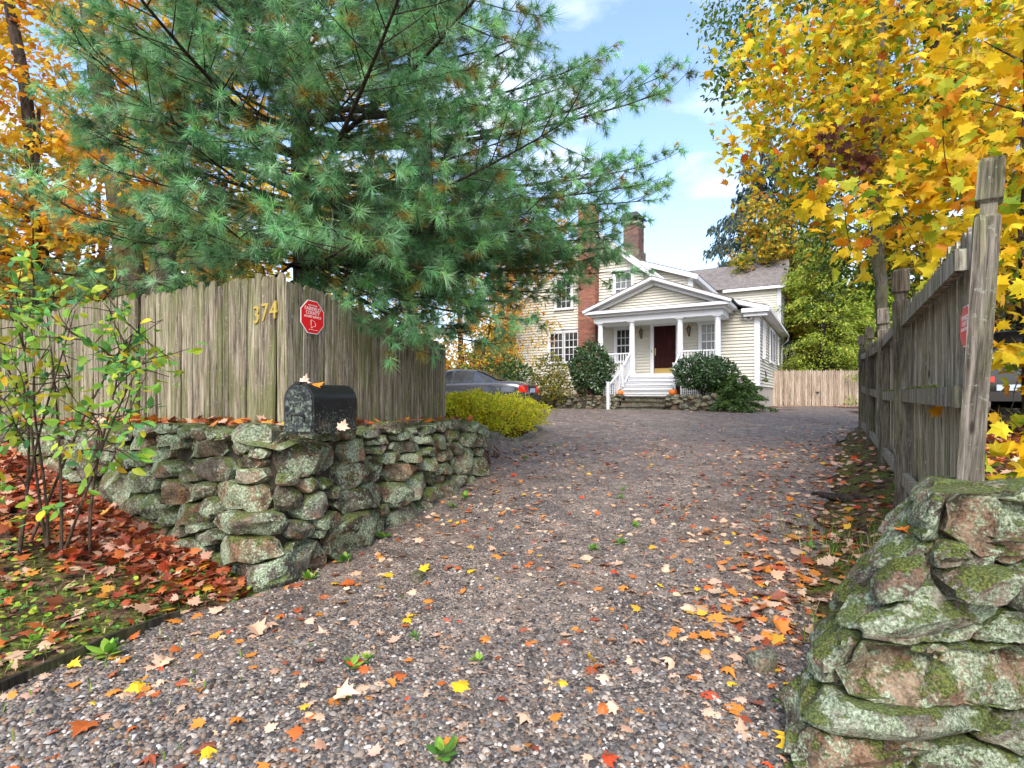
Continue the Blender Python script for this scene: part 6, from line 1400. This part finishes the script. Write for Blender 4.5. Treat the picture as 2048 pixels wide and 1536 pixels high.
ci = rng.choice(8, n1, p=[.13, .19, .05, .27, .14, .12, .05, .05]); cols = np.array(LIT)[ci] * rng.uniform(.85, 1.15, (n1, 1)); cols[ci == 5] = (.74, .46, .02)
scl = .04 + .07 * rng.random(n1) ** 1.3; fm_ = flat_mats(n1, .16); os_ = leaf_parts(None, 'maple', litter_xyz(x, y, .009), fm_, scl, cols, M['litter_obj'], 'fallen_leaf')
for i, o in enumerate(os_):
    rel = (x[i] - lerp_tab(y[i], XL_TAB)) / (lerp_tab(y[i], XR_TAB) - lerp_tab(y[i], XL_TAB)); lat = 'left' if rel < .3 else ('right' if rel > .7 else 'middle')
    dep = 'street end' if y[i] < 2.6 else ('near part' if y[i] < 4 else ('stretch beside the wall' if y[i] < 7 else 'stretch before the yellow shrubs')); dv = Vector(fm_[i][:, 1])
    tip = ('toward the house' if dv.y > 0 else 'toward the street') if abs(dv.y) > abs(dv.x) else ('toward the right' if dv.x > 0 else 'toward the left'); sz = 'small' if scl[i] < .07 else 'large'
    tag(o, f"{sz} {names[int(ci[i])]} leaf, tip {tip}, drive {lat}, {dep}", 'leaf', f"{sz} {names[int(ci[i])]} fallen leaves, {dep} of the drive")
def litter(xy, pal, p, size, tilt, lift, name, label, kind='maple', mat='litter', zf=None):
    x, y = xy; n = len(x); pos = litter_xyz(x, y) if zf is None else np.stack([x, y, zf(x, y)], 1); pos[:, 2] += rng.random(n) * lift; V, F, C = spread(*LT[kind], pos, flat_mats(n, tilt), size * rng.uniform(.6, 1.2, n), pick(pal, n, p, .2), .04); return tag(mesh_np(name, V, F, M[mat], col=C), label, 'leaves', kind='stuff')
x2, y2 = scatter_xy(5200, 8, 27, 1.0); k = on_drive(x2, y2); x2, y2 = x2[k], y2[k]; e = rng.random(len(x2)) < .35 + .65 * sm(x2 - lerp_tab(y2, XR_TAB), -2.5, 0); x2, y2 = x2[e], y2[e]
xg = rng.uniform(11, 17, 500); yg = 25.7 - rng.random(500) ** 2 * 1.8
xh = rng.uniform(7, 12, 160); yh = 19.2 + (xh - 8) * 1.3 - rng.random(160) * 1.0
litter((np.concatenate([xo, x2, xg, xh]), np.concatenate([yo, y2, yg, yh])), LIT, [.13, .17, .08, .34, .18, .05, .07, .01], .058, .22, .006, 'leaf_litter', 'scattered fallen leaves over the farther gravel')
# thick drift before the left wall
n = 9000; s_ = rng.uniform(-.2, 6.0, n); o_ = .12 + rng.random(n) ** 1.7 * 1.5; x = WC[0] + WL[0] * s_ + WNL[0] * o_; y = WC[1] + WL[1] * s_ + WNL[1] * o_; k = (x < lerp_tab(y, XL_TAB) - .1) & (rng.random(n) < 1.05 - .97 * sm(o_, .35, .95) * (1 - .9 * sm(s_, 1.6, 3.4))) & (rng.random(n) < .35 + .65 * sm(s_ - o_ * .4, .3, 1.1))
litter((x[k], y[k]), [(.34, .07, .025), (.44, .12, .03), (.24, .05, .025), (.52, .30, .20), (.42, .22, .14), (.60, .30, .04), (.20, .065, .035), (.46, .055, .02)], [.25, .19, .19, .08, .10, .03, .12, .04], .078, .45, .06, 'leaf_litter', 'deep drift of red and orange leaves before the left wall')
n = 330; x = rng.uniform(-4.2, -1.3, n); y = rng.uniform(1.4, 3.9, n); k = (x < lerp_tab(y, XL_TAB) - .03) & (-((x - WC[0]) * WNL[0] + (y - WC[1]) * WNL[1]) < -.15); litter((x[k], y[k]), LIT, [.15, .2, .1, .2, .15, .1, .06, .04], .095, .25, .015, 'leaf_litter', 'scattered leaves on the mossy verge at lower left')
n = 900; x = rng.uniform(-4.2, -1.3, n); y = rng.uniform(1.4, 3.9, n); k = (x < lerp_tab(y, XL_TAB) - .03) & (-((x - WC[0]) * WNL[0] + (y - WC[1]) * WNL[1]) < -.15); litter((x[k], y[k]), [(.16, .07, .04), (.26, .13, .08), (.10, .05, .03), (.34, .2, .12)], None, .032, .35, .01, 'leaf_litter', 'small brown leaf crumbs among the left verge moss', kind='maple_low')
# leaves on the left wall top, right verge, behind the right fence
n = 520; u = rng.uniform(-5, 3.7, n); b_ = rng.uniform(.12, .45, n); x, y, nx, ny_ = lpath.at(u); zt = np.array([lw_top(q) for q in u]) + .055; k = (abs(u - .2) > .42) & (rng.random(n) < np.where(u < 0, 1.0, .35))
litter(((x - nx * b_)[k], (y - ny_ * b_)[k]), LIT, [.25, .25, .15, .1, .1, .03, .1, .02], .085, .45, .02, 'leaf_litter', 'leaves caught on top of the left stone wall', zf=lambda a, b: zt[k])
n = 850; y = 1 / rng.uniform(1 / 12.5, 1 / 2.8, n); o_ = rng.normal(.2, .45, n); x = lerp_tab(y, XR_TAB) + o_; litter((x, y), LIT, [.10, .14, .06, .32, .20, .08, .08, .02], .085, .28, .015, 'leaf_litter', 'tan and orange leaves along the right verge')
n = 3200; y = rng.uniform(2.8, 12, n); x = 2.4 + (y - 2.6) * .58 + .25 + rng.random(n) * 4.5; litter((x, y), LIT, [.28, .2, .2, .06, .1, .02, .12, .02], .10, .4, .04, 'leaf_litter', 'red brown leaves on the ground behind the right fence')

# ------------------------------------------------------------------ ground cover, weeds, grass
n = 5200; x = rng.uniform(-3.6, -1.2, n); y = rng.uniform(1.6, 4.1, n); den = np.sin(x * 3.1 + 1) * np.sin(y * 3.7) + .3 * np.sin(x * 9 + y * 7); din = -((x - WC[0]) * WNL[0] + (y - WC[1]) * WNL[1])
k = (x < lerp_tab(y, XL_TAB) - .02) & (din < -.12) & (rng.random(n) < .35 + .4 * den); x, y = x[k], y[k]; n = len(x); pos = np.stack([x, y, ground(x, y) + rng.uniform(.02, .055, n)], 1)
V, F, C = spread(*LT['round'], pos, flat_mats(n, .35), rng.uniform(.014, .034, n), pick([(.26, .44, .04), (.14, .34, .06), (.48, .54, .06), (.09, .24, .05)], n)); tag(mesh_np('ground_cover', V, F, M['leaf'], col=C), 'low round leaved ground cover on the mossy verge', 'ground cover', kind='stuff')
def weed(x, y, r, lab, pal=((.16, .38, .05), (.28, .48, .06), (.10, .26, .05))):
    r *= .72
    root = empty('weed', (x, y, float(top_z(x, y))), 0, lab, 'weed', 'weeds in and beside the gravel drive'); n = int(rng.integers(9, 18)); a = rng.random(n) * 6.28; el = rng.uniform(.15, 1.2, n); d = np.stack([np.cos(a) * np.cos(el), np.sin(a) * np.cos(el), np.sin(el)], 1); nr = np.stack([-np.cos(a) * np.sin(el), -np.sin(a) * np.sin(el), np.cos(el)], 1)
    V, F, C = spread(*LT['oval'], d * .01 + np.array((0, 0, .004)), orient(d, nr), r * rng.uniform(.6, 1.3, n), pick(pal, n)); mesh_np('leaves', V, F, M['leaf'], root, C); MB().tube([(0, 0, -.01), (0, 0, r * .4)], [.002, .001], 4).build('stem', M['twig'], root)
for (px_, py_, r, lab) in ((770, 1085, .13, 'upright leafy weed against the foot of the left wall'), (700, 1345, .07, 'small weed in the near gravel below the bare patch'), (735, 1330, .05, 'tiny weed right of the near gravel weed'), (830, 1290, .05, 'small weed left of the bare gravel patch'), (955, 1340, .045, 'small weed inside the bare gravel patch'), (885, 1515, .09, 'dark leafy weed at the bottom edge of the drive'), (1570, 1420, .07, 'leafy weed beside the near right wall'), (1240, 1095, .07, 'weed on the drive right of centre'), (1185, 1100, .06, 'weed at the middle of the drive'), (1245, 985, .06, 'clump of weed in mid drive'), (1240, 1005, .06, 'second clump of weed in mid drive'), (1050, 920, .09, 'weed near the curb tip'), (1110, 895, .08, 'far weed near the curb tip'), (690, 1400, .05, 'weed in the gravel at lower left'), (1270, 1055, .07, 'bright weed beside the drive centre'), (1620, 1105, .08, 'weed at the drive edge by the right grass'), (930, 1000, .10, 'weed by the right end of the left wall'), (905, 1020, .08, 'low weed close to the left wall end'), (690, 1135, .10, 'weed beside the corner boulder'), (620, 1165, .09, 'weed at the base of the corner boulder'), (215, 1320, .12, 'bright weed on the mossy verge at lower left'), (70, 1290, .08, 'small weed at the left edge of the verge')):
    r3 = np.array(((px_ - 1024) / 1075, 1.0, (790 - py_) / 1075)); t = 1.9
    for _ in range(60):
        if CAMZ + r3[2] * t < float(top_z(r3[0] * t, t)): break
        t *= 1.03
    weed(r3[0] * t, t, r, lab)
def grass(name, label, cx, cy, rx, ry, n, h, pal):
    x = cx + rng.normal(0, rx, n); y = cy + rng.normal(0, ry, n); z = top_z(x, y); a = rng.random(n) * 6.28; ln = h * rng.uniform(.5, 1.2, n); lean = rng.uniform(.2, 1.0, n); d = np.stack([np.cos(a), np.sin(a)], 1); w = .0035; V = []; 
    b = np.stack([x, y, z], 1); p = np.stack([-d[:, 1], d[:, 0], np.zeros(n)], 1) * w; m1 = b + np.stack([d[:, 0] * ln * lean * .3, d[:, 1] * ln * lean * .3, ln * .6], 1); t = b + np.stack([d[:, 0] * ln * lean, d[:, 1] * ln * lean, ln * (1 - .45 * lean)], 1)
    V = np.stack([b - p, b + p, m1 + p * .8, m1 - p * .8, t], 1).reshape(-1, 3); i5 = np.arange(n)[:, None] * 5; F = np.concatenate([i5 + np.array([[0, 1, 2]]), i5 + np.array([[0, 2, 3]]), i5 + np.array([[3, 2, 4]])], 0)
    return tag(mesh_np(name, V, F, M['leaf'], col=np.repeat(pick(pal, n), 5, 0)), label, 'grass', kind='stuff')
GP = [(.16, .30, .04), (.26, .36, .06), (.10, .22, .03), (.48, .42, .18)]
grass('grass', 'tuft of grass blades spilling beside the near right wall', 1.85, 2.75, .12, .22, 200, .22, GP)
grass('grass', 'grass along the verge under the right fence', 2.7, 4.0, .22, .55, 320, .12, GP)
grass('grass', 'sparse short grass among the left verge moss', -2.5, 2.9, .6, .6, 420, .05, GP)
m = MB().tube([(2.92, 4.12, .62), (2.95, 4.1, .95), (2.93, 4.08, 1.12), (2.88, 4.06, 1.18)], [.006, .005, .004, .003], 5).tube([(2.95, 4.1, .95), (2.90, 4.08, 1.1)], [.004, .002], 4); tag(m.build('dead_stalk', M['rail'], smooth=True), 'pale dead stalk standing before the right fence', 'stalk')
o = leaf_parts(None, 'maple', np.array([(1.50, 2.06, .985)]), orient(np.array([(.6, .5, .1)]), np.array([(-.2, -.5, 1.)])), [.085], np.array([(.72, .20, .02)]), M['litter_obj'], 'fallen_leaf')[0]; tag(o, 'orange leaf caught between the top stones of the near right wall', 'leaf')
# the leaves caught on the mailbox
for i, (x, y, z, c, lab) in enumerate(((-1.485, 3.77, 1.585, (.72, .50, .38), 'tan maple leaf standing on the mailbox roof'), (-1.415, 3.82, 1.58, (.80, .24, .02), 'orange leaf lying on the mailbox roof'), (-1.235, 3.84, 1.26, (.70, .46, .34), 'pale leaf leaning on the mailbox side'))):
    o = leaf_parts(None, 'maple', np.array([(x, y, z)]), orient(np.array([(.3, .2, .7 if i != 1 else .1)]), np.array([(-.2, -1., .3 if i != 1 else 2)])), [.085], np.array([c]), M['litter_obj'], 'fallen_leaf')[0]; tag(o, lab, 'leaf')
